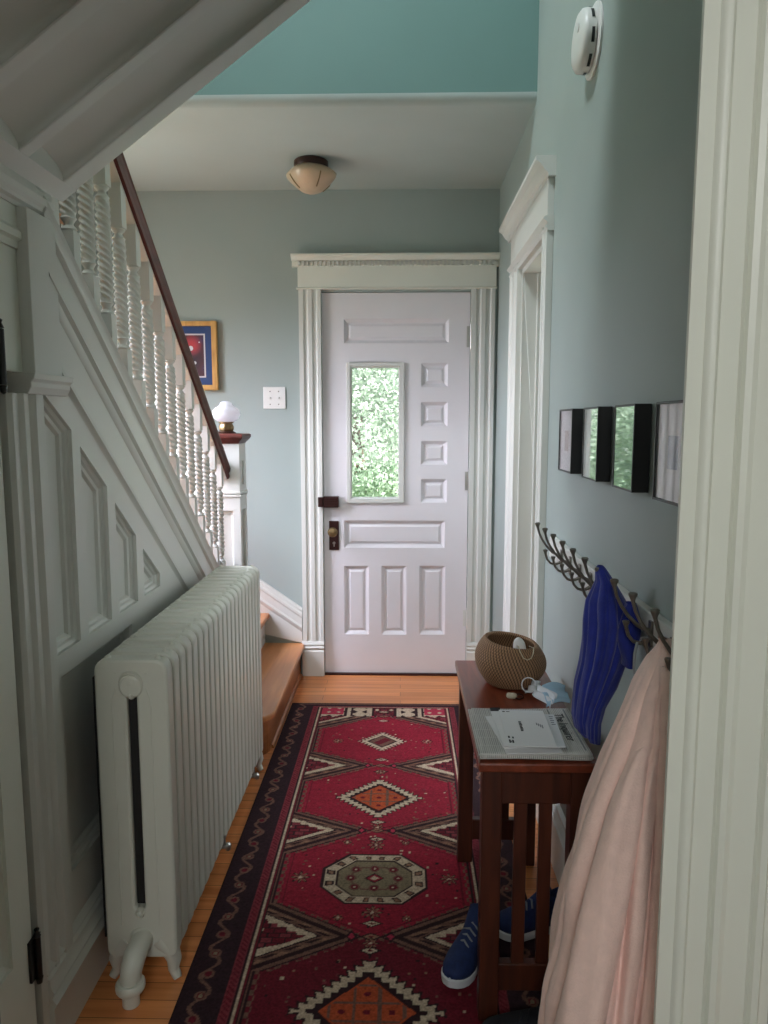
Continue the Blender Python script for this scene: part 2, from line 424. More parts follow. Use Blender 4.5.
# the room beyond the right doorway
mb = MB().box(1.9, 2.0, 1.9, 3.2, 0, 2.6).box(1.9, 2.0, 4.1, 4.25, 0, 2.6).box(1.9, 2.0, 3.2, 4.1, 0, .7).box(1.9, 2.0, 3.2, 4.1, 2.2, 2.6).box(WR+.16, 2.0, 4.12, 4.25, 0, 2.6).box(WR+.14, 2.0, 1.8, 1.899, 0, 2.6).box(WR+.141, 2.0, 1.8, 4.25, 2.601, 2.7)
struct(mb, 'wall_side_room', 'ceil', 'pale walls of the room through the right doorway', 'wall')

# ------------------------------------------------------------------ front door
def door_front():
    f = XZ(D+.006)
    P = [rect(-.312, .259, 1.865, 1.994), rect(.109, .256, 1.630, 1.759), rect(.109, .256, 1.415, 1.549), rect(.110, .256, 1.204, 1.336), rect(.111, .256, .994, 1.126),
         rect(-.317, .247, .737, .892), rect(-.319, -.179, .236, .634), rect(-.108, .034, .236, .635), rect(.106, .253, .237, .636)]
    win = rect(-.290, .008, 1.003, 1.752)
    mb = MB(); panelled(mb, rect(DX0, DX1, .012, DH), P, f, [(.004, .004), (.018, .018), (.024, .018), (.036, .010)], [win])
    # back face, edges and the reveal of the window opening
    b = D+.05; a = D+.006
    x0, x1, z0, z1 = DX0, DX1, .012, DH; u0, u1, w0, w1 = -.290, .008, 1.003, 1.752
    mb.box(x0, x1, a+.034, b, z0, w0).box(x0, x1, a+.034, b, w1, z1).box(x0, u0, a+.034, b, w0, w1).box(u1, x1, a+.034, b, w0, w1)
    mb.add([(x0, a, z0), (x1, a, z0), (x1, a, z1), (x0, a, z1), (x0, b, z0), (x1, b, z0), (x1, b, z1), (x0, b, z1)], [(0, 1, 5, 4), (1, 2, 6, 5), (2, 3, 7, 6), (3, 0, 4, 7)])
    mb.add([(u0, a, w0), (u1, a, w0), (u1, a, w1), (u0, a, w1), (u0, b, w0), (u1, b, w0), (u1, b, w1), (u0, b, w1)], [(0, 1, 5, 4), (1, 2, 6, 5), (2, 3, 7, 6), (3, 0, 4, 7)])
    d = struct(mb, 'door_1', 'door_paint', 'white panelled front door with a tall clear window', 'door')
    m = MB()
    panelled(m, rect(-.300, .018, .993, 1.762), [], XZ(D-.004), [], [rect(-.279, -.005, 1.017, 1.740)])
    for (x0, x1, z0, z1) in ((-.300, -.279, .993, 1.762), (-.005, .018, .993, 1.762), (-.279, -.005, .993, 1.017), (-.279, -.005, 1.740, 1.762)):
        m.box(x0, x1, D-.008, D+.006, z0, z1)
    m.v = m.v; m2 = MB()
    for (x0, x1, z0, z1) in ((-.300, -.279, .993, 1.762), (-.005, .018, .993, 1.762), (-.279, -.005, .993, 1.017), (-.279, -.005, 1.740, 1.762)):
        m2.box(x0, x1, D-.008, D+.006, z0, z1)
    for (x0, x1, z0, z1) in ((-.290, -.272, 1.003, 1.752), (-.012, .008, 1.003, 1.752), (-.272, -.012, 1.003, 1.025), (-.272, -.012, 1.732, 1.752)):
        m2.box(x0, x1, D+.006, D+.016, z0, z1)
    m2.build('window_moulding', 'trim', d, bevel=.003)
    MB().box(-.288, .006, D+.022, D+.027, 1.005, 1.750).build('window_pane', 'glass', d)
    # rim lock and its keeper, plate, knob
    l = MB().box(-.4285, -.345, D-.040, D+.006, .969, 1.030).build('rim_lock', 'iron', d, bevel=.003, label='brown rim lock box')
    m = MB()
    for i in range(4): MB().box(-.42, -.353, D-.0425, D-.040, .977+i*.013, .983+i*.013).build('lock_ridge', 'iron', l)
    MB().box(-.458, -.430, D-.043, D-.0265, .972, 1.027).build('lock_keeper', 'iron', d, bevel=.003)
    pl = MB().box(-.402, -.347, D-.001, D+.006, .725, .890).build('lock_plate', 'iron', d, bevel=.003, label='tall dark escutcheon plate')
    MB().lathe([(.008, -.001), (.008, -.03), (.016, -.034), (.026, -.042), (.028, -.052), (.022, -.062), (.01, -.066), (0, -.067)], (-.377, D, .833), 'y', 24).build('door_knob', 'brass', d, smooth=True)
    MB().lathe([(.008, 0), (.008, -.004), (0, -.004)], (-.374, D-.001, .765), 'y', 16).box(-.377, -.371, D-.005, D-.001, .745, .764).build('keyhole_cover', 'steel', pl)
    for z0, z1 in ((1.833, 1.965), (1.054, 1.176), (.279, .390)):
        h = MB().lathe([(.006, z0), (.006, z1)], (.378, D-.004, 0), 'z', 12).lathe([(.0, z1-.002), (.007, z1), (.004, z1+.01), (0, z1+.012)], (.378, D-.004, 0), 'z', 12).lathe([(0, z0-.012), (.004, z0-.01), (.007, z0), (0, z0+.002)], (.378, D-.004, 0), 'z', 12).box(.355, .372, D+.0035, D+.006, z0+.01, z1-.01)
        h.build('hinge', 'steel' if z1 > .5 else 'trim', d, smooth=True)
    m = MB().box(DX0, DX1, D-.012, D+.05, 0.0005, .012); m.build('threshold', 'iron', d)
door_front()

def fluted(x0, x1, y, z0, z1, mb, dirx=True):
    """a moulded casing board on a wall facing -y ; profile runs across the width"""
    w = x1-x0
    prof = [(0, 0), (0, -.026), (.20, -.026), (.23, -.021), (.27, -.018), (.36, -.018), (.40, -.021), (.43, -.026), (.60, -.026), (.63, -.021), (.67, -.018), (.78, -.018), (.82, -.021), (.85, -.026), (1, -.026), (1, 0)]
    P = [(x0+u*w, y+v) for u, v in prof]
    mb.prism(P, XY, z0, z1)

mb = MB(); fluted(-.553, -.434, D, .202, 2.147, mb)
c1 = struct(mb, 'trim_1', 'trim', 'white fluted casing left of the front door', 'door casing')
mb = MB(); fluted(.375, .502, D, .202, 2.147, mb)
struct(mb, 'trim_2', 'trim', 'white fluted casing between the front door and right wall', 'door casing')
for i, (x0, x1) in enumerate(((-.558, -.433), (.374, .506))):
    mb = MB().box(x0, x1, D-.034, D, 0, .145)
    mb.prism([(D, .145), (D-.034, .145), (D-.028, .155), (D-.036, .166), (D-.028, .176), (D-.034, .185), (D-.026, .202), (D, .202)], lambda u, v, t: (t, u, v), x0, x1)
    struct(mb, 'trim_%d' % (3+i), 'trim', ['white plinth block at the left foot of the front door casing', 'white plinth block at the right foot of the front door casing'][i], 'plinth block', bevel=.002)
# header over the door: bead, frieze, dentils, crown
x0, x1 = -.556, .506
mb = MB().box(x0, x1, D-.026, D, 2.150, 2.262)
mb.prism([(D, 2.147), (D-.030, 2.147), (D-.036, 2.152), (D-.030, 2.157), (D, 2.157)], lambda u, v, t: (t, u, v), x0-.008, x1+.004)
mb.prism([(D, 2.262), (D-.028, 2.262), (D-.028, 2.291), (D-.050, 2.293), (D-.060, 2.302), (D-.074, 2.312), (D-.074, 2.322), (D, 2.322)], lambda u, v, t: (t, u, v), x0-.03, WR-.002)
hd = struct(mb, 'trim_5', 'trim_cream', 'cream door header with dentil strip and crown over the front door', 'door header')
mb = MB(); n = 46
for i in range(n):
    a = x0+.004+(x1-x0-.008)*i/n; mb.box(a, a+.0120, D-.046, D-.0275, 2.268, 2.290)
mb.build('dentil_strip', 'trim', hd)

# ------------------------------------------------------------------ right doorway casing
def casing_right():
    W = WR
    mb = MB()
    def cas(y0, y1):
        w = y1-y0
        prof = [(0, 0), (0, .024), (.10, .024), (.2, .018), (.3, .018), (.38, .024), (.5, .024), (.6, .018), (.8, .018), (.88, .026), (1, .026), (1, 0)]
        mb.prism([(y0+u*w, W-v) for u, v in prof], lambda u, v, t: (v, u, t), 0, 2.15)
    cas(2.640, 2.715); cas(3.285, 3.50)
    mb.v = [(x, y, z if z < 1 else 2.12) for x, y, z in mb.v]
    struct(mb, 'trim_6', 'trim', 'white upright casings of the doorway in the right wall', 'door casing', bevel=.0015)
    mb = MB().box(W-.022, W, 2.645, 3.50, 2.12, 2.27)
    mb.prism([(W, 2.09), (W-.02, 2.09), (W-.028, 2.102), (W-.02, 2.114), (W-.03, 2.122), (W-.038, 2.130), (W-.03, 2.138), (W, 2.138)], lambda u, v, t: (u, t, v), 2.632, 3.515)
    mb.prism([(W, 2.265), (W-.024, 2.265), (W-.027, 2.276), (W-.038, 2.284), (W-.052, 2.304), (W-.068, 2.316), (W-.068, 2.330), (W, 2.330)], lambda u, v, t: (u, t, v), 2.622, 3.58)
    struct(mb, 'trim_7', 'trim', 'white crowned header over the doorway in the right wall', 'door header')
    mb = MB().box(W-.001, W+.16, RY1-.02, RY1, 0, RH).box(W-.001, W+.16, RY0, RY0+.02, 0, RH).box(W-.001, W+.16, RY0+.02, RY1-.02, RH-.02, RH)
    mb.box(W+.06, W+.10, RY1-.034, RY1-.02, 0, RH-.02)
    struct(mb, 'trim_8', 'trim', 'white jamb lining of the doorway in the right wall', 'door jamb', bevel=.002)
casing_right()
struct(MB().prism([(WR, 0), (WR-.022, 0), (WR-.022, .15), (WR-.016, .158), (WR-.020, .17), (WR-.012, .185), (WR-.012, .20), (WR, .205)], lambda u, v, t: (u, t, v), 1.101, 2.635), 'baseboard_right', 'trim', 'white moulded baseboard along the right wall behind the table', 'baseboard')
struct(MB().prism([(WR, 0), (WR-.022, 0), (WR-.022, .15), (WR-.016, .158), (WR-.020, .17), (WR-.012, .185), (WR-.012, .20), (WR, .205)], lambda u, v, t: (u, t, v), 3.505, D-.04), 'baseboard_corner', 'trim', 'short white baseboard in the corner by the front door', 'baseboard')

# near doorway casing on the right edge of the view
def near_casing():
    y = 1.03; x0 = .385
    prof = [(0, 0), (0, -.008), (.021, -.008), (.023, -.013), (.028, -.017), (.034, -.017), (.039, -.012), (.041, -.008), (.068, -.008), (.070, -.014), (.073, -.008), (.076, -.014), (.084, -.017), (.092, -.014), (.095, -.008), (.130, -.008), (.132, -.013), (.135, -.008), (.138, -.014), (.146, -.017), (.153, -.008), (.166, -.008), (.166, 0)]
    mb = MB().prism([(x0+u, y+v) for u, v in prof], XY, 0, 2.03)
    struct(mb, 'trim_9', 'trim_cream', 'tall cream moulded door casing at the right edge of the view', 'door casing', smooth=True)
    mb = MB().prism([(-.636-u, y+v) for u, v in prof], XY, 0, 2.03)
    struct(mb, 'trim_13', 'trim_cream', 'cream moulded door casing on the left side of the near doorway', 'door casing', smooth=True)
    struct(MB().box(.419, .4315, 1.0301, 1.10, 0, 2.03), 'trim_10', 'trim_cream', 'cream jamb lining behind the near casing', 'door jamb', bevel=.002)
near_casing()

# ------------------------------------------------------------------ stair window (outer wall, lights the hall)
def stair_window():
    X = WL
    mb = MB()
    for (y0, y1, z0, z1) in ((WY0, WY0+.05, WZ0, WZ1), (WY1-.05, WY1, WZ0, WZ1), (WY0+.05, WY1-.05, WZ0, WZ0+.05), (WY0+.05, WY1-.05, WZ1-.05, WZ1), (WY0+.05, WY1-.05, 1.72, 1.76)):
        mb.box(X-.09, X-.04, y0, y1, z0, z1)
    w = struct(mb, 'window_1', 'trim', 'white framed sash window in the outer stair wall', 'window', bevel=.003)
    MB().box(X-.068, X-.064, WY0+.05, WY1-.05, WZ0+.05, 1.72).build('lower_pane', 'glass', w)
    MB().box(X-.068, X-.064, WY0+.05, WY1-.05, 1.76, WZ1-.05).build('upper_pane', 'glass', w)
    MB().box(X-.0005, X+.05, WY0-.06, WY1+.06, WZ0-.03, WZ0).build('window_sill', 'trim', w, bevel=.004)
stair_window()

# ------------------------------------------------------------------ staircase
SL = -.77
def zs(y): return 1.908+SL*(y-1.736)        # top line of the stringer
stair = thing('staircase', (-.8, 1.7, 0), 'white panelled staircase with twisted balusters and a dark handrail', 'staircase')
XP = -.81
YZ = lambda X: (lambda u, v, t: (X-t, u, v))

def panelling():
    mb = MB(); yE = 3.48
    dz = .33
    outer = [(1.645, .20), (yE, .20), (yE, zs(yE)-dz+.02), (1.645, zs(1.645)-dz+.02)]
    up = [[(1.668, .891), (1.806, .891), (1.812, 1.421), (1.668, 1.512)], [(1.857, .889), (2.010, .889), (2.016, 1.264), (1.857, 1.380)],
          [(2.068, .891), (2.218, .891), (2.222, 1.096), (2.068, 1.214)], [(2.278, .892), (2.428, .892), (2.432, .934), (2.278, 1.046)]]
    lo = [rect(1.69, 2.16, .335, .835), rect(2.22, 2.69, .335, .80), rect(2.75, 3.26, .335, .62)]
    lo[2] = [(2.75, .335), (3.26, .335), (3.26, .40), (2.75, .75)]
    panelled(mb, outer, up+lo, YZ(XP), [(.0, .010), (.008, .014), (.012, .020), (.020, .022), (.026, .030)])
    mb.box(XP-.05, XP-.035, 1.645, yE, .2, .8)
    p = mb.build('panelling', 'trim', stair, label='white recessed panelling under the stair')
panelling()

def stringer():
    # (drop below the top line, outward x)
    x = -.80
    prof = [(-.004, -.855), (-.004, x+.006), (.006, x+.012), (.016, x+.006), (.022, x+.010), (.034, x+.004), (.046, x+.004), (.054, x-.006), (.060, x-.006), (.150, x-.006), (.156, x+.006), (.168, x+.010), (.178, x-.002), (.186, x+.006), (.200, x+.004), (.212, x-.004), (.220, x-.004), (.318, x-.004), (.326, x+.002), (.338, x+.001), (.345, x-.008), (.352, -.80999), (.352, -.855)]
    mb = MB(); ya, yb = 1.70, 3.488
    n = len(prof)
    vs = [(X, ya, zs(ya)-d) for d, X in prof]+[(X, yb, zs(yb)-d) for d, X in prof]
    mb.add(vs, [tuple(range(n)), tuple(range(2*n-1, n-1, -1))]+[(i, (i+1) % n, n+(i+1) % n, n+i) for i in range(n)])
    mb.build('stringer', 'trim', stair, smooth=True, label='white moulded stringer')
stringer()

def baseboard_left():
    x = -.81
    prof = [(x, 0), (x+.028, 0), (x+.028, .008), (x+.024, .11), (x+.030, .12), (x+.020, .135), (x+.026, .148), (x+.018, .16), (x+.018, .18), (x+.010, .186), (x+.014, .194), (x+.004, .206), (x, .208)]
    struct(MB().prism(prof, lambda u, v, t: (u, t, v), 1.52, 3.05), 'baseboard_left', 'trim', 'white moulded baseboard under the stair panelling', 'baseboard', smooth=True)
baseboard_left()

def post_and_pilaster():
    mb = MB().box(-.86, -.793, 1.612, 1.742, 1.545, 1.8925)
    mb.prism([(-.80, 1.50), (-.793, 1.50), (-.785, 1.515), (-.785, 1.525), (-.778, 1.532), (-.775, 1.545), (-.80, 1.545)], lambda u, v, t: (u, t, v), 1.575, 1.762)
    mb.prism([(-.86, 1.50), (-.80, 1.50), (-.80, 1.545), (-.86, 1.545)], lambda u, v, t: (u, t, v), 1.575, 1.762)
    mb.build('landing_post', 'trim', stair, bevel=.002)
    # fluted pilaster below the post
    y0 = 1.508; prof = [(0, -.86), (0, -.806), (.010, -.798), (.024, -.798), (.030, -.806), (.046, -.806), (.054, -.796), (.070, -.796), (.076, -.806), (.092, -.806), (.102, -.794), (.136, -.794), (.142, -.806), (.142, -.86)]
    mb = MB().prism([(X, y0+u) for u, X in prof], XY, .0, 1.50)
    mb.build('pilaster', 'trim', stair, bevel=.001)
    # fascia of the landing with its crown, and the landing slab
    prof = [(-.86, 1.893), (-.812, 1.893), (-.808, 1.900), (-.800, 1.904), (-.798, 1.911), (-.792, 1.917), (-.789, 1.930), (-.797, 1.935), (-.799, 1.948), (-.86, 1.948)]
    mb = MB().prism(prof, lambda u, v, t: (u, t, v), 1.101, 1.742)
    mb.build('landing_fascia', 'trim', stair, label='white fascia with crown moulding')
    MB().box(WL+.002, -.8601, 1.101, 1.80, 1.97, 2.15).build('landing', 'trim', stair)
    # treads and risers behind the panelling
    n = 9; za, zb = .54, 2.15
    for i in range(n):
        z = za+(zb-za)*i/n; y = 3.30-(3.30-1.80)*i/n
        MB().box(WL+.002, -.87, y-.19, y+.02, z-.028, z).build('tread', 'tread', stair, bevel=.006)
        MB().box(WL+.002, -.87, y-.02, y, z-.155, z-.028).build('riser', 'trim', stair)
post_and_pilaster()

def balusters():
    mb = MB(); s = .019
    mb.box(-s, s, -s, s, -.07, .165)
    mb.box(-s, s, -s, s, .520, .652)
    beads = lambda z0, up: [(.017, z0), (.0205, z0+.005*up), (.017, z0+.011*up), (.012, z0+.015*up), (.0115, z0+.020*up), (.016, z0+.027*up), (.020, z0+.032*up), (.017, z0+.038*up)]
    mb.lathe(beads(.165, 1), (0, 0, 0), 'z', 24)
    mb.lathe(beads(.520, -1), (0, 0, 0), 'z', 24)
    nz, ns = 110, 40; vs = []; fs = []
    for i in range(nz+1):
        z = .202+(.483-.202)*i/nz
        env = min(1, min(i, nz-i)/5.)
        for j in range(ns):
            a = 2*pi*j/ns
            r = .0176+.0034*env*cos(4*(a+2*pi*z/.074))
            vs.append((r*cos(a), r*sin(a), z))
    for i in range(nz):
        for j in range(ns):
            k = (j+1) % ns; fs.append((i*ns+j, i*ns+k, (i+1)*ns+k, (i+1)*ns+j))
    mb.add(vs, fs)
    first = None
    for i in range(15):
        y = 1.822+.113*i
        if first is None:
            o0 = ORG[stair.name]; mb.v = [(x+o0.x, yy+o0.y, z+o0.z) for x, yy, z in mb.v]
            first = mb.build('baluster', 'trim_matte', stair, smooth=True); o = first
        else:
            o = first.copy(); COL.objects.link(o)
        o.location = Vector((-.845, y, zs(y)))-ORG[stair.name]
balusters()

def handrail():
    ya, yb = 1.78, 3.486
    def zr(y): return 2.103-.790*(y-2.30)      # underside of the rail
    def run(sec, name, m, lab=None):
        mb = MB(); n = len(sec)
        vs = [(-.845+u, ya, zr(ya)+v) for u, v in sec]+[(-.845+u, yb, zr(yb)+v) for u, v in sec]
        mb.add(vs, [tuple(range(n)), tuple(range(2*n-1, n-1, -1))]+[(i, (i+1) % n, n+(i+1) % n, n+i) for i in range(n)])
        return mb.build(name, m, stair, smooth=True, label=lab)
    run([(-.020, 0), (.020, 0), (.020, .012), (-.020, .012)], 'rail_fillet', 'trim')
    r = [(.0205, .004), (.030, .008), (.034, .020), (.030, .032), (.036, .042), (.039, .056), (.034, .072), (.020, .082)]
    run([(-u, v) for u, v in reversed(r)][::1]+[(-.0205, .0125), (.0205, .0125)][:0]+r[::1] if False else [(-.0205, .004)]+[(-u, v) for u, v in r[1:]]+[(u, v) for u, v in reversed(r)]+[(.0205, .0122), (-.0205, .0122)], 'handrail', 'mahogany', 'dark red mahogany handrail')
handrail()

def newel():
    x0, x1, y0, y1 = -.925, -.765, 3.49, 3.64
    n = MB()
    # +x face with a tall sunk panel and a small square panel, -y face plain with one panel
    panelled(n, rect(y0, y1, .18, 1.338), [rect(y0+.035, y1-.035, .30, 1.02), rect(y0+.055, y1-.055, 1.14, 1.255)], lambda u, v, t: (x1-t, u, v), [(0, .012), (.006, .014), (.012, .020)])
    panelled(n, rect(x0, x1, .18, 1.338), [rect(x0+.035, x1-.035, .30, 1.02)], lambda u, v, t: (u, y0+t, v), [(0, .012), (.006, .014), (.012, .020)])
    n.box(x0, x1-.03, y0+.03, y1, .18, 1.338)
    n.add([(x0, y0, .18), (x0, y0, 1.338), (x0, y0+.03, 1.338), (x0, y0+.03, .18)], [(0, 1, 2, 3)]); n.add([(x1, y1, .18), (x1, y1, 1.338), (x1-.03, y1, 1.338), (x1-.03, y1, .18)], [(0, 1, 2, 3)])
    nw = n.build('newel_post', 'trim', stair, label='square white panelled newel post')
    m = MB(); k = .006
    for z in (1.085, 1.10): m.box(x0-k, x1+k, y0-k, y1+k, z, z+.010)
    m.build('newel_band', 'trim', nw, bevel=.002)
    c = (x0+x1)/2; d = (y0+y1)/2
    c2 = MB()
    lv = [(.080, 1.338), (.084, 1.345), (.090, 1.352), (.098, 1.360), (.103, 1.368), (.103, 1.380), (.097, 1.384), (0.05, 1.386)]
    vs = []; fs = []
    for r, z in lv:
        vs += [(c-r, d-r, z), (c+r, d-r, z), (c+r, d+r, z), (c-r, d+r, z)]
    for i in range(len(lv)-1):
        for j in range(4): fs.append((i*4+j, i*4+(j+1) % 4, i*4+4+(j+1) % 4, i*4+4+j))
    fs += [(3, 2, 1, 0), tuple(4*(len(lv)-1)+j for j in range(4))]
    c2.add(vs, fs); c2.build('newel_cap', 'mahogany', nw, bevel=.002, label='dark wood moulded cap')
    # low first step with a rounded near corner, and the winder steps behind it
    def tread(xe, z, yn, rad, yb=D-.001, x_l=WL+.002):
        p = [(x_l, yb), (x_l, yn)]
        for i in range(9):
            a = -pi/2+pi/2*i/8; p.append((xe-rad+rad*cos(a), yn+rad+rad*sin(a)))
        p.append((xe, yb)); return p
    p = tread(-.545, .19, 3.0, .10)
    MB().prism(p, XY, .160, .188).build('bottom_tread', 'tread', stair, bevel=.008, bseg=3, label='honey oak bottom step')
    p = tread(-.572, .19, 3.03, .09)
    MB().prism(p, XY, .0005, .160).build('bottom_riser', 'riser', stair)
    MB().prism([(-.572, .0005), (-.561, .0005), (-.563, .012), (-.572, .018)], lambda u, v, t: (u, t, v), 3.13, D-.036).build('riser_shoe', 'riser', stair)
    p = [(WL+.002, D-.001), (WL+.002, 3.66), (-.928, 3.66), (-.745, 3.68), (-.745, D-.001)]
    MB().prism(p, XY, .335, .363).build('second_tread', 'tread', stair, bevel=.006)
    p = [(WL+.002, D-.001), (WL+.002, 3.68), (-.93, 3.68), (-.772, 3.70), (-.772, D-.001)]
    MB().prism(p, XY, .188, .335).build('second_riser', 'trim', stair)
    p = [(WL+.002, D-.001), (WL+.002, 3.32), (-1.2, 3.32), (-1.1, D-.001)]
    MB().prism(p, XY, .363, .54).build('winder_step', 'tread', stair, bevel=.004)
newel()

# sloped skirting on the back wall beside the low steps
def skirting():
    def zt(x): return .551-.70*(x+.785)
    xa, xb = -1.30, -.5585
    prof = [(0, 0), (.010, -.002), (.016, -.012), (.014, -.024), (.022, -.034), (.024, -.048), (.018, -.06), (.018, -.10), (.026, -.112), (.022, -.126), (.014, -.14), (.014, -.55), (0, -.55)]
    n = len(prof); mb = MB()
    vs = [(xa, D-u, max(zt(xa)+v, .19)) for u, v in prof]+[(xb, D-u, max(zt(xb)+v, .19)) for u, v in prof]
    mb.add(vs, [tuple(range(n)), tuple(range(2*n-1, n-1, -1))]+[(i, (i+1) % n, n+(i+1) % n, n+i) for i in range(n)])
    struct(mb, 'trim_11', 'trim', 'white sloping skirting board on the end wall by the steps', 'skirting')
skirting()

# upper flight overhead: three stringers and the soffit boards between
def upper_flight():
    up = thing('upper_staircase', (-.8, 1.5, 1.98), 'white beamed underside of the upper stair flight at top left', 'staircase')
    def zb(x): return 1.918+.73*(x+.848)
    def run(pr, name, xa=-.7645, xb=WR-.002, sm=False):
        mb = MB(); n = len(pr)
        vs = [(xa, u, zb(xa)+v) for u, v in pr]+[(xb, u, zb(xb)+v) for u, v in pr]
        mb.add(vs, [tuple(range(n)), tuple(range(2*n-1, n-1, -1))]+[(i, (i+1) % n, n+(i+1) % n, n+i) for i in range(n)])
        mb.build(name, 'trim', up, smooth=sm)
    bm_ = ((1.735, 1.80), (1.538, 1.580), (1.325, 1.375), (1.105, 1.165))
    for y0, y1 in bm_:
        run([(y0+.004, 0), (y1-.004, 0), (y1, .004), (y1, .30), (y0, .30), (y0, .002)], 'soffit_stile')
    for (y0, y1) in ((1.5805, 1.7345), (1.3755, 1.5375), (1.1655, 1.3245)):
        w_ = y1-y0
        pr = [(y1-w_*(1-cos(t)), .004+.040*sin(t)**.9) for t in [pi/2*i/14 for i in range(15)]]+[(y0, .12), (y1, .12)]
        run(pr, 'soffit_panel', sm=True)
    run([(1.105, 0), (1.80, 0), (1.80, .30), (1.105, .30)], 'soffit_rail', -.7995, -.765)
upper_flight()

# closet door on the left edge
def closet():
    mb = MB()
    panelled(mb, rect(1.105, 1.490, .02, 1.80), [rect(1.19, 1.41, .30, .85), rect(1.19, 1.41, .98, 1.68)], lambda u, v, t: (-.812-t, u, v), [(0, .008), (.014, .014)])
    mb.box(-.85, -.835, 1.105, 1.490, .02, 1.80)
    d = struct(mb, 'door_2', 'trim_cream', 'cream closet door under the stair at the left edge', 'door')
    for z0, z1 in ((1.515, 1.625), (.215, .310)):
        h = MB().lathe([(.0075, z0), (.0075, z1)], (-.802, 1.494, 0), 'z', 12).lathe([(0, z1), (.0085, z1+.002), (.004, z1+.012), (.006, z1+.018), (0, z1+.022)], (-.802, 1.494, 0), 'z', 12).lathe([(0, z0-.02), (.006, z0-.016), (.0085, z0-.002), (0, z0)], (-.802, 1.494, 0), 'z', 12).box(-.813, -.806, 1.470, 1.494, z0, z1).box(-.807, -.803, 1.494, 1.512, z0, z1)
        h.build('hinge', 'black', d, smooth=True, label='black butt hinge')
    mb = MB().box(-.86, -.815, 1.105, 1.6115, 1.805, 1.8925).box(-.86, -.82, 1.5085, 1.611, 1.546, 1.804)
    mb.prism([(-.815, 1.82), (-.806, 1.825), (-.806, 1.84), (-.815, 1.85)], lambda u, v, t: (u, t, v), 1.105, 1.6115)
    struct(mb, 'trim_12', 'trim_cream', 'cream frame head above the closet door', 'door frame')
closet()

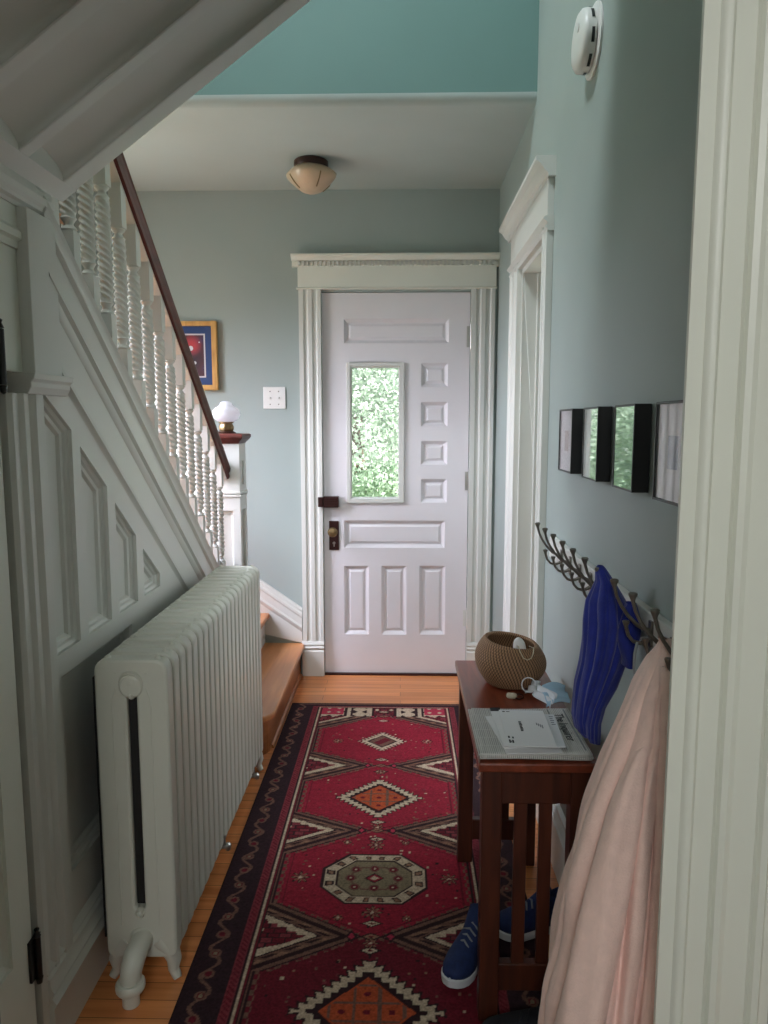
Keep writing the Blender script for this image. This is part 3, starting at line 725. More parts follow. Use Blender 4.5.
# ------------------------------------------------------------------ radiator
def radiator():
    y0, pitch, n = 1.738, .0578, 21
    r = thing('radiator', (-.657, 1.75, 0), 'long white cast iron column radiator standing against the stair panelling', 'radiator')
    xc, w, H, zb = -.662, .182, .862, .070
    def section(y, end):
        """an outline with a long slot, extruded and heavily rounded"""
        bm = bmesh.new()
        h2 = w/2; out = []
        c = .030
        for (sx, zz, a0) in ((1, zb+.02, -pi/2), (1, H-c, 0), (-1, H-c, pi/2), (-1, zb+.02, pi)):
            cc = .02 if zz < .2 else c
            for i in range(5):
                a = a0+pi/2*i/4
                out.append((xc+sx*(h2-cc)+cc*cos(a), zz+cc*sin(a)))
        slot = []
        hw = .012
        for (zz, a0) in ((.765, 0), (.215, pi)):
            for i in range(7):
                a = a0+pi*i/6; slot.append((xc+hw*cos(a), zz+hw*sin(a)))
        t = .046
        vsf = []; es = []
        for poly in (out, slot):
            vs = [bm.verts.new((u, y, v)) for u, v in poly]; vsf.append(vs)
            es += [bm.edges.new((vs[i], vs[(i+1) % len(vs)])) for i in range(len(vs))]
        res = bmesh.ops.triangle_fill(bm, use_beauty=True, edges=es)
        fs = [g for g in res['geom'] if isinstance(g, bmesh.types.BMFace)]
        bmesh.ops.dissolve_limit(bm, angle_limit=.01, verts=bm.verts, edges=[e for e in bm.edges if len(e.link_faces) == 2])
        fs = list(bm.faces)
        ex = bmesh.ops.extrude_face_region(bm, geom=fs)
        bmesh.ops.translate(bm, vec=(0, t, 0), verts=[g for g in ex['geom'] if isinstance(g, bmesh.types.BMVert)])
        bmesh.ops.recalc_face_normals(bm, faces=bm.faces)
        bm.verts.index_update()
        mb = MB().add([v.co[:] for v in bm.verts], [[v.index for v in f.verts] for f in bm.faces]); bm.free()
        # hubs that join the sections top and bottom
        for zz in (.795, .125):
            mb.lathe([(.030, -.007), (.030, t+.0065)], (xc, y, zz), 'y', 20)
        for sx in (-1, 1):
            mb.lathe([(0, .010), (.008, .007), (.011, 0), (.011, -.03), (0, -.032)], (xc+sx*.062, y+.023, H-.003), 'z', 12)
        return mb
    first = None
    for i in range(n):
        y = y0+pitch*i
        if first is None:
            first = section(y, False).build('section', 'radiator', r, smooth=True, bevel=.0165, bseg=4); o = first
        else:
            o = first.copy(); COL.objects.link(o); o.location = (0, pitch*i, 0)
    # raised ornament of the end section: rosettes and border ribs
    orn = MB()
    yy = y0+.004
    for zz, R in ((.805, .030), (.195, .013)):
        orn.lathe([(R, .004), (R, -.005), (R*.86, -.010), (R*.7, -.006), (R*.62, -.004), (R*.5, -.009), (R*.25, -.011), (0, -.012)], (xc, yy, zz), 'y', 28)
    orn.lathe([(.009, 0), (.009, -.008), (.005, -.013), (0, -.014)], (xc+.002, yy, .772), 'y', 16)
    for sx in (-1, 1):
        orn.tube([(xc+sx*.048, yy-.001, .16), (xc+sx*.048, yy-.001, .735), (xc+sx*.046, yy-.001, .765), (xc+sx*.038, yy-.001, .79)], .004, 8)
        pts = [(xc+sx*(.034+.03*k), yy+.001, .828-.006*k*k*6+.004*sin(6*k)) for k in [j/8 for j in range(9)]]
        orn.tube(pts, [.006, .006, .0055, .005, .0045, .004, .004, .003, .002], 8)
    orn.build('end_ornament', 'radiator', r, smooth=True)
    # dark fill for shade in the slot, and the dark shield board behind the radiator
    MB().box(xc-.014, xc+.014, y0+.014, y0+pitch*(n-1)-.02, .212, .768).build('slot_shade', 'dark_hole', r)
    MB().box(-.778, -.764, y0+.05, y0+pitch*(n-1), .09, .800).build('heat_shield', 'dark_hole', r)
    # cast feet under both end sections
    for yq in (y0+.022, y0+pitch*(n-1)+.022):
        for sx in (-1, 1):
            x = xc+sx*.070
            MB().tube([(x-sx*.03, yq, .115), (x-sx*.004, yq, .085), (x+sx*.006, yq, .052), (x+sx*.003, yq, .026), (x+sx*.012, yq-.004, .010), (x+sx*.016, yq-.008, .004)], [.026, .024, .019, .014, .012, .010], 12).build('foot', 'radiator', r, smooth=True)
    # supply elbow dropping into the floor
    e = MB().tube([(xc+.004, y0+.02, .125), (xc+.003, y0-.022, .124), (xc, y0-.05, .114), (xc-.004, y0-.066, .092), (xc-.006, y0-.07, .065), (xc-.006, y0-.07, .045)], [.027, .027, .028, .027, .025, .025], 18)
    e.lathe([(.033, .040), (.036, .046), (.036, .058), (.032, .064)], (xc-.006, y0-.07, 0), 'z', 18)
    e.lathe([(.021, 0.001), (.021, .042)], (xc-.006, y0-.07, 0), 'z', 18)
    e.build('supply_elbow', 'radiator', r, smooth=True, label='white painted pipe elbow')
    # small bleed valves on the room side near the floor
    for y in (y0+pitch*9.0, y0+pitch*17.4):
        MB().lathe([(.008, 0), (.008, .022), (.013, .024), (.014, .032), (.009, .038), (0, .039)], (xc+w/2-.02, y, .062), 'x', 14).tube([(xc+w/2-.004, y, .066), (xc+w/2-.004, y, .100)], .006, 10).build('bleed_valve', 'steel', r, smooth=True)
radiator()

# ------------------------------------------------------------------ rug
def rug():
    C_ = {'navy': (50, 30, 36), 'dark': (48, 26, 30), 'red': (146, 30, 50), 'deep': (106, 24, 38), 'cream': (196, 174, 150), 'tan': (142, 104, 84), 'brown': (116, 82, 70), 'orange': (178, 78, 44), 'pink': (176, 50, 74), 'grey': (132, 116, 92), 'rose': (130, 52, 60)}
    C = {k: np.array(lin(v)[:3]) for k, v in C_.items()}
    x0, x1, y0, y1 = -.557, .388, .30, 3.645
    st = .0036
    nx, ny = int((x1-x0)/st)+1, int((y1-y0)/st)+1
    xs = np.linspace(x0, x1, nx); ys = np.linspace(y0, y1, ny)
    Xg, Yg = np.meshgrid(xs, ys)
    u = Xg+.08; U = np.abs(u)
    col = np.zeros((ny, nx, 3)); col[:] = C['red']
    def put(mask, c): col[mask] = C[c]
    notch = [3.475, 2.952, 2.455, 1.912, 1.39, .86, .34, -.2]
    cen = [3.19, 2.685, 2.18, 1.645, 1.12, .6, .08]
    HW = .335
    # hexagon fields: d = signed "inside" measure
    inside = np.full(U.shape, -9.)
    ci = np.zeros(U.shape, int)
    for i, c in enumerate(cen):
        up, dn = notch[i], notch[i+1]
        d = np.where(Yg > c, (Yg-c)/(up-c), (c-Yg)/(c-dn))
        lim = np.where(d < .48, HW, HW-(d-.48)/.52*(HW-.075))
        sl = np.where(d < .48, 1., .72)
        m = (lim-U)*sl
        sel = (Yg <= up) & (Yg > dn)
        inside = np.where(sel, m, inside); ci = np.where(sel, i, ci)
    # hall light painted in: far fields brighter red, near ones darker
    for i, c in enumerate(cen):
        put((ci == i), 'red' if i < 3 else 'deep')
    mixr = (ci % 2 == 1)
    # stepped/hooked outline inside the field
    hook = ((np.floor(Yg/.018)+np.floor(U/.018)) % 2 == 0)
    put((inside > 0) & (inside < .012), 'dark')
    put((inside >= .012) & (inside < .030), 'brown')
    put((inside >= .030) & (inside < .038), 'dark')
    put((inside >= .038) & (inside < .052) & hook, 'brown')
    put((inside >= .060) & (inside < .066), 'deep')
    # outside: triangles in the notches
    o = -inside
    tooth = np.abs(((Yg+U*.6) / .034) % 1-.5)*.036
    put((o > 0) & (o < .010), 'dark')
    put((o >= .010) & (o < .046), 'brown')
    put((o >= .014) & (o < .030) & (((Yg/.03) % 1) < .5), 'tan')
    put((o >= .026) & (o < .040) & (((Yg/.03+.25) % 1) < .6), 'dark')
    put((o >= .046) & (o < .050+tooth*.3), 'dark')
    put((o >= .050+tooth*.3) & (o < .074+tooth), 'cream')
    inner = (o >= .074+tooth)
    put(inner, 'deep')
    bx = (U/.034); by = (Yg/.020); off = np.floor(by) % 2*.5
    line = ((((bx+off) % 1) < .12) | ((by % 1) < .16))
    put(inner & line, 'dark')
    alt = (np.floor(bx+off)+np.floor(by)) % 3 == 0
    put(inner & ~line & alt, 'rose')
    put(inner & (U < HW-.0) & (o > .11) & ((np.abs(((Yg)/.09) % 1-.5)+np.abs((U/.07) % 1-.5)) < .16), 'cream')
    # small ornaments along the centre spine at each neck
    for n_ in notch:
        for dy, c in ((.0, 'tan'), (.055, 'cream'), (-.055, 'cream')):
            q = np.abs(u)/.034+np.abs(Yg-n_-dy)/.016
            put((q < 1), 'dark'); put((q < .7), c); put(q < .3, 'deep')
        for s in (-1, 1):
            q = np.abs(u-s*.055)/.018+np.abs(Yg-n_)/.024
            put(q < 1, 'dark'); put(q < .55, 'pink')
    # scattered flecks
    for _ in range(520):
        a = rng.uniform(-.27, .27); b = rng.uniform(1.3, 3.5)
        r_ = rng.choice([.002, .004, .004])
        mk = (np.abs(u-a) < r_) & (np.abs(Yg-b) < r_) & (inside > .07)
        put(mk, rng.choice(['tan', 'dark', 'rose', 'cream', 'brown']))
    def flower(a, b, s=.026):
        du, dv = u-a, Yg-b; r = np.sqrt(du*du+dv*dv); th = np.arctan2(dv, du)
        rr = s*(.72+.28*np.cos(8*th))
        put(r < rr*1.25, 'dark'); put(r < rr, 'tan'); put(r < rr*.62, 'deep'); put(r < rr*.3, 'cream')
    for i, c in enumerate(cen):
        kind = i % 4
        if kind in (1, 3):            # serrated diamond with orange heart
            hw, hh = (.148, .135) if i == 1 else (.172, .165)
            q = np.abs(u)/hw+np.abs(Yg-c)/hh
            t = np.abs(((np.abs(u)/hw-np.abs(Yg-c)/hh)*4.5+.25) % 1-.5)*.36
            put(q < 1.05+t, 'dark'); put(q < .97+t, 'cream'); put(q < .80+t*.55, 'dark'); put(q < .70, 'orange')
            g = ((np.abs(((u/(.062)) % 1)-.5) < .07) | (np.abs((((Yg-c)/.058) % 1)-.5) < .08)) & (q < .66)
            put(g, 'brown')
            fl = (np.sqrt(((u/.062+.5) % 1-.5)**2+(((Yg-c)/.058+.5) % 1-.5)**2) < .14) & (q < .6)
            put(fl, 'deep')
            flower(.0, c+hh+.075, .02); flower(0, c-hh-.075, .02)
        elif kind == 2:               # octagon with cream ring
            a, b, k = .158, .122, .205
            q = np.maximum(np.maximum(U/a, np.abs(Yg-c)/b), (U+np.abs(Yg-c))/k)
            th = np.arctan2(Yg-c, u)
            put(q < 1.06, 'dark'); put(q < 1., 'cream')
            put((q < .97) & (q > .80) & ((np.abs(((th*16/(2*pi)) % 1)-.5) < .2)), 'dark')
            put((q < .94) & (q > .83) & ((np.abs(((th*16/(2*pi)) % 1)-.5) < .12)), 'tan')
            put(q < .77, 'dark'); put(q < .73, 'grey')
            put((q < .48) & (q > .43), 'brown')
            for (du, dv) in ((0, 0), (-.075, 0), (.075, 0), (0, .05), (0, -.05), (-.06, .045), (.06, .045), (-.06, -.045), (.06, -.045)):
                r = np.sqrt((u-du)**2+(Yg-c-dv)**2); put(r < .017, 'brown'); put(r < .012, 'deep'); put(r < .004, 'cream')
            r = np.abs(u)/.032+np.abs(Yg-c)/.026; put(r < 1, 'dark'); put(r < .8, 'red'); put((r < .45), 'cream')
            flower(.235, c); flower(-.235, c); flower(0, c+.185); flower(0, c-.165); flower(.1, c+.2, .014); flower(-.1, c+.2, .014); flower(.1, c-.19, .014); flower(-.1, c-.19, .014)
        else:                         # small cream burst with dark heart
            hw, hh = .096, .090
            q = np.abs(u)/hw+np.abs(Yg-c)/hh
            t = np.abs(((np.abs(u)/hw-np.abs(Yg-c)/hh)*3.5+.25) % 1-.5)*.7
            put(q < .96+t, 'dark'); put(q < .86+t, 'cream'); put(q < .72, 'dark'); put(q < .62, 'brown'); put((np.abs(u/.05-(Yg-c)/.05) < .5) & (q < .55), 'deep')
            flower(.2, c, .022); flower(-.2, c, .022)
    # corner squares beyond the first notch
    far = Yg > 3.475
    put(far & (U > .05), 'cream')
    put(far & (U > .085) & (((np.abs((U/.06) % 1-.5)+np.abs(((Yg-.02)/.06) % 1-.5)) < .34)), 'dark')
    put(far & (U > .20) & (Yg > 3.495), 'pink')
    put(far & (U > .20) & (Yg > 3.505) & ((np.abs((U/.05) % 1-.5)+np.abs((Yg/.05) % 1-.5)) < .24), 'cream')
    put(far & (np.abs(U-.055) < .006), 'dark'); put(far & (np.abs(U-.16) < .006), 'dark'); put(far & (np.abs(U-.19) < .006), 'dark')
    # border, from the outer edge inwards
    e = np.minimum(np.minimum(Xg-x0, x1-Xg), (y1-Yg)*2.6+0)
    put(e < .118, 'navy')
    vine = np.abs(e-.058-.018*np.sin(Yg*60)) < .006
    put((e < .110) & vine, 'brown')
    put((e < .105) & (e > .012) & ((np.sqrt((((Yg/.075) % 1)-.5)**2+((e-.058)/.075)**2)) < .22), 'brown')
    put((e < .105) & (e > .012) & ((np.sqrt((((Yg/.075) % 1)-.5)**2+((e-.058)/.075)**2)) < .13), 'deep')
    put((e < .105) & (e > .012) & ((np.sqrt((((Yg/.15+.25) % 1)-.5)**2*4+((e-.058)/.075)**2)) < .09), 'grey')
    put(e < .010, 'dark')
    put((e >= .116) & (e < .142), 'rose')
    put((e >= .120) & (e < .138) & (((Yg+Xg)/.016 % 1) < .5), 'deep')
    put((e >= .142) & (e < .148), 'dark')
    put((e >= .148) & (e < .156), 'cream')
    put((e >= .156) & (e < .164), 'deep')
    put((e >= .164) & (e < .169), 'dark')
    wob = (rng.rand(ny, nx, 1)-.5)*.25+1
    row = (rng.rand(ny, 1, 1)-.5)*.12+1
    col = np.clip(col*wob*row, 0, 1)
    # mesh
    T = .009
    edge = np.minimum(np.minimum(Xg-x0, x1-Xg), np.minimum(Yg-y0, y1-Yg))
    Zg = np.where(edge < 1e-6, .0006, T)+rng.rand(ny, nx)*.0006*(edge > 1e-6)
    vs = np.stack([Xg, Yg, Zg], -1).reshape(-1, 3)
    idx = np.arange(ny*nx).reshape(ny, nx)
    q = np.stack([idx[:-1, :-1], idx[:-1, 1:], idx[1:, 1:], idx[1:, :-1]], -1).reshape(-1, 4)
    me = bpy.data.meshes.new('runner_rug')
    me.vertices.add(len(vs)); me.vertices.foreach_set('co', vs.astype(np.float32).ravel())
    me.loops.add(q.size); me.loops.foreach_set('vertex_index', q.astype(np.int32).ravel())
    me.polygons.add(len(q)); me.polygons.foreach_set('loop_start', np.arange(0, q.size, 4, dtype=np.int32))
    me.update(calc_edges=True); me.validate()
    at = me.color_attributes.new('pattern', 'FLOAT_COLOR', 'POINT')
    c4 = np.concatenate([col.reshape(-1, 3), np.ones((ny*nx, 1))], 1).astype(np.float32)
    at.data.foreach_set('color', c4.ravel())
    me.materials.append(M['rug'])
    o = bpy.data.objects.new('runner_rug', me); COL.objects.link(o); ORG[o.name] = Vector((0, 0, 0))
    tag(o, 'red patterned oriental runner rug with cream medallions on the hall floor', 'rug')
rug()

# ------------------------------------------------------------------ console table
TZ = .672
def table():
    t = thing('console_table', (.31, 1.96, 0), 'narrow reddish brown wooden console table against the right wall', 'table')
    X0, X1, Y0, Y1 = .178, .452, 1.60, 2.335
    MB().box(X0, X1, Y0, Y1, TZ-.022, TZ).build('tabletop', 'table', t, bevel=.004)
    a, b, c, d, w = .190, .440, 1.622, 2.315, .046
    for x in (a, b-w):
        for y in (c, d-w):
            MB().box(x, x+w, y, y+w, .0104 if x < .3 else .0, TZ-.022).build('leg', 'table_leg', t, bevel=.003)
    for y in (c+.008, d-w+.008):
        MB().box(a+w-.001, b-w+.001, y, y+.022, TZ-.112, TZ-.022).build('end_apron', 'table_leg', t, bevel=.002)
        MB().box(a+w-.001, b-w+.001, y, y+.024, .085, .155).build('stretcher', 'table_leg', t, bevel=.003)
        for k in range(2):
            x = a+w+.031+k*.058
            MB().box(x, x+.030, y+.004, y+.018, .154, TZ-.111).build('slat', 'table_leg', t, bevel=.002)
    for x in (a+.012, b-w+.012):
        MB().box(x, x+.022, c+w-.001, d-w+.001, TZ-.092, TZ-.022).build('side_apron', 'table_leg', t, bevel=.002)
table()

# ------------------------------------------------------------------ things on the table
def basket():
    c = (.325, 2.125, TZ+.0005)
    b = thing('woven_basket', c, 'round coiled brown basket on the far end of the console table', 'basket')
    outp = [(0, .002), (.060, .0)]
    n = 18
    for i in range(n*4+1):
        s = i/(n*4); z = .004+.132*s
        r = .062+.046*sin(pi*min(1, s*1.05+.06))**.8 if s < .95 else .080
        r = .070+.040*sin(pi*(.02+.86*s))
        outp.append((r+.0028*abs(sin(pi*s*n)), z))
    R = outp[-1][0]
    outp += [(R-.001, .139), (R-.007, .141), (R-.012, .137)]
    for i in range(12):
        s = 1-i/11.; z = .012+.122*s
        outp.append((.058+.040*sin(pi*(.02+.86*s)), z))
    outp.append((0, .011))
    m = MB().lathe(outp, (0, 0, 0), 'z', 72)
    # the rim dips towards the front left
    m.v = [(x*.93+c[0], y*.93+c[1], z*(.93+.10*(-x*.9+y*.3)/.1)+c[2]) for x, y, z in m.v]
    m.build('basket_body', 'basket', b, smooth='all')
basket()

def cup_mask():
    c = Vector((.344, 2.082, TZ+.105))
    t = thing('cup_mask', c, 'white rounded cup mask tucked inside the basket rim', 'mask')
    m = MB().grid(lambda u, v: (c.x+.019*sin(pi*v)*cos(2*pi*u), c.y+.016*sin(pi*v)*sin(2*pi*u), c.z+.016-.030*cos(pi*v)-.006*sin(pi*v)*cos(2*pi*u)), 24, 16, True)
    m.build('cup', 'plastic', t, smooth='all')
    pts = [(.333, 2.066, .803), (.335, 2.048, .808), (.338, 2.034, .796), (.346, 2.024, .781), (.357, 2.022, .776), (.368, 2.026, .780), (.376, 2.036, .792), (.378, 2.050, .803), (.368, 2.066, .803)]
    MB().tube(pts, .0014, 6).build('elastic_loop', 'rope', t, smooth='all')
cup_mask()

def face_mask():
    z = TZ+.001
    t = thing('surgical_mask', (.40, 1.96, z), 'crumpled pale blue surgical mask lying behind the newspaper', 'mask')
    def f1(u, v):
        x = .352+.045*u+.022*v+.010*sin(9*u); y = 2.022-.095*u*1.1+.015*v
        return (x, y, z+.006+.028*v+.012*sin(pi*u)+.005*sin(14*v+5*u))
    MB().grid(f1, 18, 12).build('lining_fold', 'mask_in', t, smooth='all', solid=.0016)
    def f2(u, v):
        x = .392+.070*u+.004*sin(6*v); y = 1.918+.060*v+.030*u
        return (x, y, z+.006+.036*v*(1-.3*u)+.004*sin(14*v)+.010*sin(pi*u))
    MB().grid(f2, 20, 18).build('pleated_panel', 'mask', t, smooth='all', solid=.0016)
    pts = [(.366+.020*cos(a)-.004, 2.018+.010*sin(a), z+.032+.018*sin(a)) for a in [2*pi*i/20*.9 for i in range(20)]]
    MB().tube(pts, .0018, 6).build('ear_loop', 'mask_in', t, smooth='all')
face_mask()

def small_bits():
    z = TZ+.001
    t = thing('key_fob', (.318, 2.0, z), 'small cream key fob with a dark ring in front of the basket', 'key fob')
    MB().lathe([(0, 0), (.013, .0005), (.016, .005), (.014, .010), (0, .012)], (.312, 2.005, z), 'z', 20).build('fob', 'rope', t, smooth=True)
    MB().tube([(.332+.012*cos(a), 2.000+.011*sin(a), z+.005+.003*sin(a)) for a in [2*pi*i/24 for i in range(25)]], .0022, 6).build('ring', 'iron', t, smooth='all')
    t = thing('key_bunch', (.440, 2.05, z), 'dark bunch of keys between the basket and the right wall', 'keys')
    MB().tube([(.425+.013*cos(a), 2.050+.013*sin(a), z+.006) for a in [2*pi*i/24 for i in range(25)]], .0018, 6).build('ring', 'steel', t, smooth='all')
    for k, a in enumerate((.3, 1.2, 2.4)):
        dx, dy = cos(a), sin(a)
        MB().tube([(.425+dx*.013, 2.05+dy*.013-.01, z+.008+k*.002), (.425+dx*.024, 2.05+dy*.020-.014, z+.008+k*.002), (.425+dx*.030, 2.05+dy*.026-.016, z+.006)], [.007, .006, .002], 8, flat=.3).build('key', 'iron', t, smooth='all')
small_bits()

def newspaper():
    z = TZ+.0008
    t = thing('newspaper', (.31, 1.75, z), 'folded grey newspaper lying across the near end of the console table', 'newspaper')
    x0, x1, y0, y1 = .182, .437, 1.612, 1.888
    def sheet(k, m):
        d = .0035*k
        def f(u, v):
            return (x0+(x1-x0)*u+.003*sin(k*2.1)+.006*v*(k % 2), y0+(y1-y0)*v-.003*k % .004, z+d+.0035+.0012*sin(5*u+k)+.003*(1-v)**3*.6)
        return MB().grid(f, 24, 16).build('sheet', m, t, smooth='all', solid=.003)
    for k in range(4): sheet(k, 'news')
    zt = z+.0180
    R = Matrix.Rotation(-pi/2, 3, 'Z')
    text_mesh('The Inquirer', 'masthead', 'ink', t, Vector((.396, 1.842, zt+.002)), R, .032)
    MB().box(.384, .3852, 1.63, 1.872, zt+.001, zt+.0022).build('rule_line', 'inkgrey', t)
    MB().box(.425, .427, 1.63, 1.872, zt+.001, zt+.0022).build('rule_line', 'inkgrey', t)
    MB().box(.236, .262, 1.845, 1.880, zt+.001, zt+.0022).build('photo_block', 'ink', t)
newspaper()

def envelopes():
    base = TZ+.0205
    L = ['lowest white envelope of the mail pile, sticking out toward the near table edge', 'white envelope low in the mail pile, sticking out on its left side',
         'white envelope in the mail pile whose right strip shows grey print', 'plain white envelope just under the top one in the mail pile', 'topmost white envelope on the mail pile with a black printed address']
    S_ = [(.300, 1.708, .130, .205, 3), (.285, 1.722, .118, .185, 7), (.330, 1.722, .110, .190, -3), (.290, 1.725, .112, .200, 2), (.304, 1.716, .112, .212, -2)]
    for k, (cx, cy_, w, h, rot) in enumerate(S_):
        z = base+.0036*k; a = radians(rot)
        t = thing('envelope', (cx, cy_, z), L[k], 'envelope', 'envelopes piled on the newspaper')
        def loc(u, v, dz): return (cx+u*cos(a)-v*sin(a), cy_+u*sin(a)+v*cos(a), z+dz)
        m = MB()
        vs = [loc(u, v, dz) for dz in (0, .0030) for u, v in rect(-w/2, w/2, -h/2, h/2)]
        m.add(vs, [(3, 2, 1, 0), (4, 5, 6, 7), (0, 1, 5, 4), (1, 2, 6, 5), (2, 3, 7, 6), (3, 0, 4, 7)])
        m.build('paper_body', 'paper' if k != 2 else 'paper2', t, bevel=.001)
        if k == 4:
            def blk(u0, u1, v0, v1): return MB().add([loc(u, v, .0034) for u, v in rect(u0, u1, v0, v1)], [(0, 1, 2, 3)])
            m = MB()
            for i in range(7):
                q = blk(-.0155, -.0095+.0006*(i % 3), .026-.0085*i, .0325-.0085*i); m.add(q.v, q.f)
            m.build('address_print', 'ink', t)
            m = MB()
            for i in range(4):
                q = blk(.026+.004*i, .0285+.004*i, .012-.006*i, .026-.004*i); m.add(q.v, q.f)
            m.build('faint_postmark', 'inkgrey', t)
            m = blk(-.048, -.042, .090, .096); m.add(blk(-.039, -.030, .091, .095).v, [(0, 1, 2, 3)]); m.build('logo_mark', 'ink', t)
            m = MB()
            for (u0, u1, v0, v1) in ((-.050, -.046, -.092, -.074), (-.043, -.039, -.092, -.076), (-.050, -.046, -.066, -.054), (-.041, -.037, -.068, -.058), (-.0455, -.044, -.09, -.08)):
                q = blk(u0, u1, v0, v1); m.add(q.v, q.f)
            m.build('postage_print', 'ink', t)
        if k == 2:
            m = MB()
            for i in range(5):
                v = .075-.012*i
                m.add([loc(u, vv, .0034) for u, vv in rect(.040, .050-.002*(i % 2), v, v+.005)], [(0, 1, 2, 3)])
            m.build('grey_print', 'inkgrey', t)
envelopes()

# ------------------------------------------------------------------ right wall: frames, hooks, garments
def frames():
    W = WR
    L = ['black box frame with a small beige print on white mat, nearest the right doorway', 'black box frame second from the doorway, its glass half mirroring green leaves',
         'black box frame whose whole glass mirrors bright green leaves', 'black box frame with a small blue print, partly hidden by the near casing']
    Y = [(2.118, 2.288), (1.838, 1.992), (1.552, 1.704), (1.262, 1.428)]
    for k, (y0, y1) in enumerate(Y):
        z0, z1 = 1.293, 1.477
        t = thing('picture_frame', (W, (y0+y1)/2, z0), L[k], 'picture frame', 'small black frames in a row on the right wall')
        xf = .484; b = .0045
        m = MB()
        for (a, c, d, e) in ((y0, y0+b, z0, z1), (y1-b, y1, z0, z1), (y0+b, y1-b, z0, z0+b), (y0+b, y1-b, z1-b, z1)):
            m.box(xf, W-.001, a, c, d, e)
        m.build('box_frame', 'black', t, bevel=.0008)
        MB().box(xf+.006, W-.002, y0+b, y1-b, z0+b, z1-b).build('mat_board', 'matboard' if k in (0, 3) else 'art_dark', t)
        yc, zc = (y0+y1)/2, (z0+z1)/2
        pm = ['art_beige', 'art_dark', 'art_dark', 'art_blue'][k]
        if k in (0, 3):
            MB().box(xf+.0052, xf+.006, yc-.024, yc+.024, zc-.030, zc+.030).build('print', pm, t)
        m = MB().box(xf+.0015, xf+.004, y0+b, y1-b, z0+b, z1-b)
        if k in (1, 2):
            g = m.build('glass', GM, t)
        else: m.build('glass', 'glass', t)
        t.rotation_euler.z = -.013 if k in (1, 2) else 0; t.location.x = W-.001
GM = mat('reflective_picture_glass', (200, 206, 204), .03, metal=.85)
frames()

def rack():
    W = WR
    t = thing('coat_rack', (W, 1.7, 1.02), 'long white wall rail with a row of pewter coat hooks on the right wall', 'coat rack')
    MB().box(W-.020, W-.0008, 1.115, 2.47, .990, 1.060).build('rail_board', 'trim', t, bevel=.003)
    X = W-.020
    m = MB()
    y = 0.
    hat = [(X-.001, y, 1.028), (X-.012, y, 1.030), (X-.030, y, 1.040), (X-.048, y, 1.058), (X-.062, y, 1.078), (X-.072, y, 1.098), (X-.077, y, 1.116), (X-.078, y, 1.124)]
    m.tube(hat, [.0055, .005, .0043, .0037, .0034, .0033, .0036, .006], 10)
    m.lathe([(.0055, 1.122), (.0082, 1.128), (.0082, 1.131), (.005, 1.133), (0, 1.133)], (X-.078, y, 0), 'z', 14)
    low = [(X-.001, y, 1.012), (X-.010, y, 1.006), (X-.022, y, 1.002), (X-.036, y, 1.006), (X-.046, y, 1.018), (X-.051, y, 1.034), (X-.052, y, 1.042)]
    m.tube(low, [.005, .0045, .004, .0037, .0036, .0037, .005], 10)
    m.lathe([(.005, 1.040), (.0068, 1.045), (.0068, 1.048), (0, 1.050)], (X-.052, y, 0), 'z', 14)
    m.box(X-.005, X+.0005, y-.008, y+.008, .996, 1.048)
    o0 = ORG[t.name]
    m.v = [(a, b+o0.y, c) for a, b, c in m.v]
    first = m.build('coat_hook', 'hook', t, smooth=True)
    ys = [2.27, 2.152, 2.034, 1.916, 1.798, 1.680, 1.562, 1.444, 1.326, 1.208]
    for i, yy in enumerate(ys):
        o = first if i == 0 else first.copy()
        if i: COL.objects.link(o)
        o.location = (0, yy-o0.y, 0)
rack()

def drape(mb, rows, nfold, amp, nth=64, ph=0., seed=0, back=None, creases=(), hem=0.):
    """rows: (z, cx, cy, ax, ay, fold) from the top down; a closed skin of softly folded cloth"""
    r = np.random.RandomState(seed); p1, p2 = r.rand()*6, r.rand()*6
    zs_ = [q[0] for q in rows]
    def fn(u, v):
        k = v*(len(rows)-1); i = min(int(k), len(rows)-2); f = k-i; f = f*f*(3-2*f)*.5+f*.5
        z, cx, cy_, ax, ay, fo = [rows[i][j]*(1-f)+rows[i+1][j]*f for j in range(6)]
        a = 2*pi*u
        w = 1+fo*amp*(cos(nfold*a+ph+1.2*v+p1)*.6+.4*cos((nfold*2-1)*a+p2-2*v)+.25*cos(3*a+p1+3*v))
        q = Vector((cos(a)*1.1, sin(a)*1.1, z*3.2+seed))
        w += fo*(amp*.9+.09)*(mnoise.noise(q*1.3)+.5*mnoise.noise(q*2.7))
        for (a0, tw, dep, wd) in creases:
            da = (a-(a0+tw*v)+pi) % (2*pi)-pi
            w -= dep*fo*math.exp(-(da/wd)**2)
        z -= hem*cos(a)*v**4
        x = cx+ax*cos(a)*w; y = cy_+ay*sin(a)*w
        if back is not None and x > back: x = back-.0005*(x-back)
        return (x, y, z)
    return mb.grid(fn, nth, 70, True)

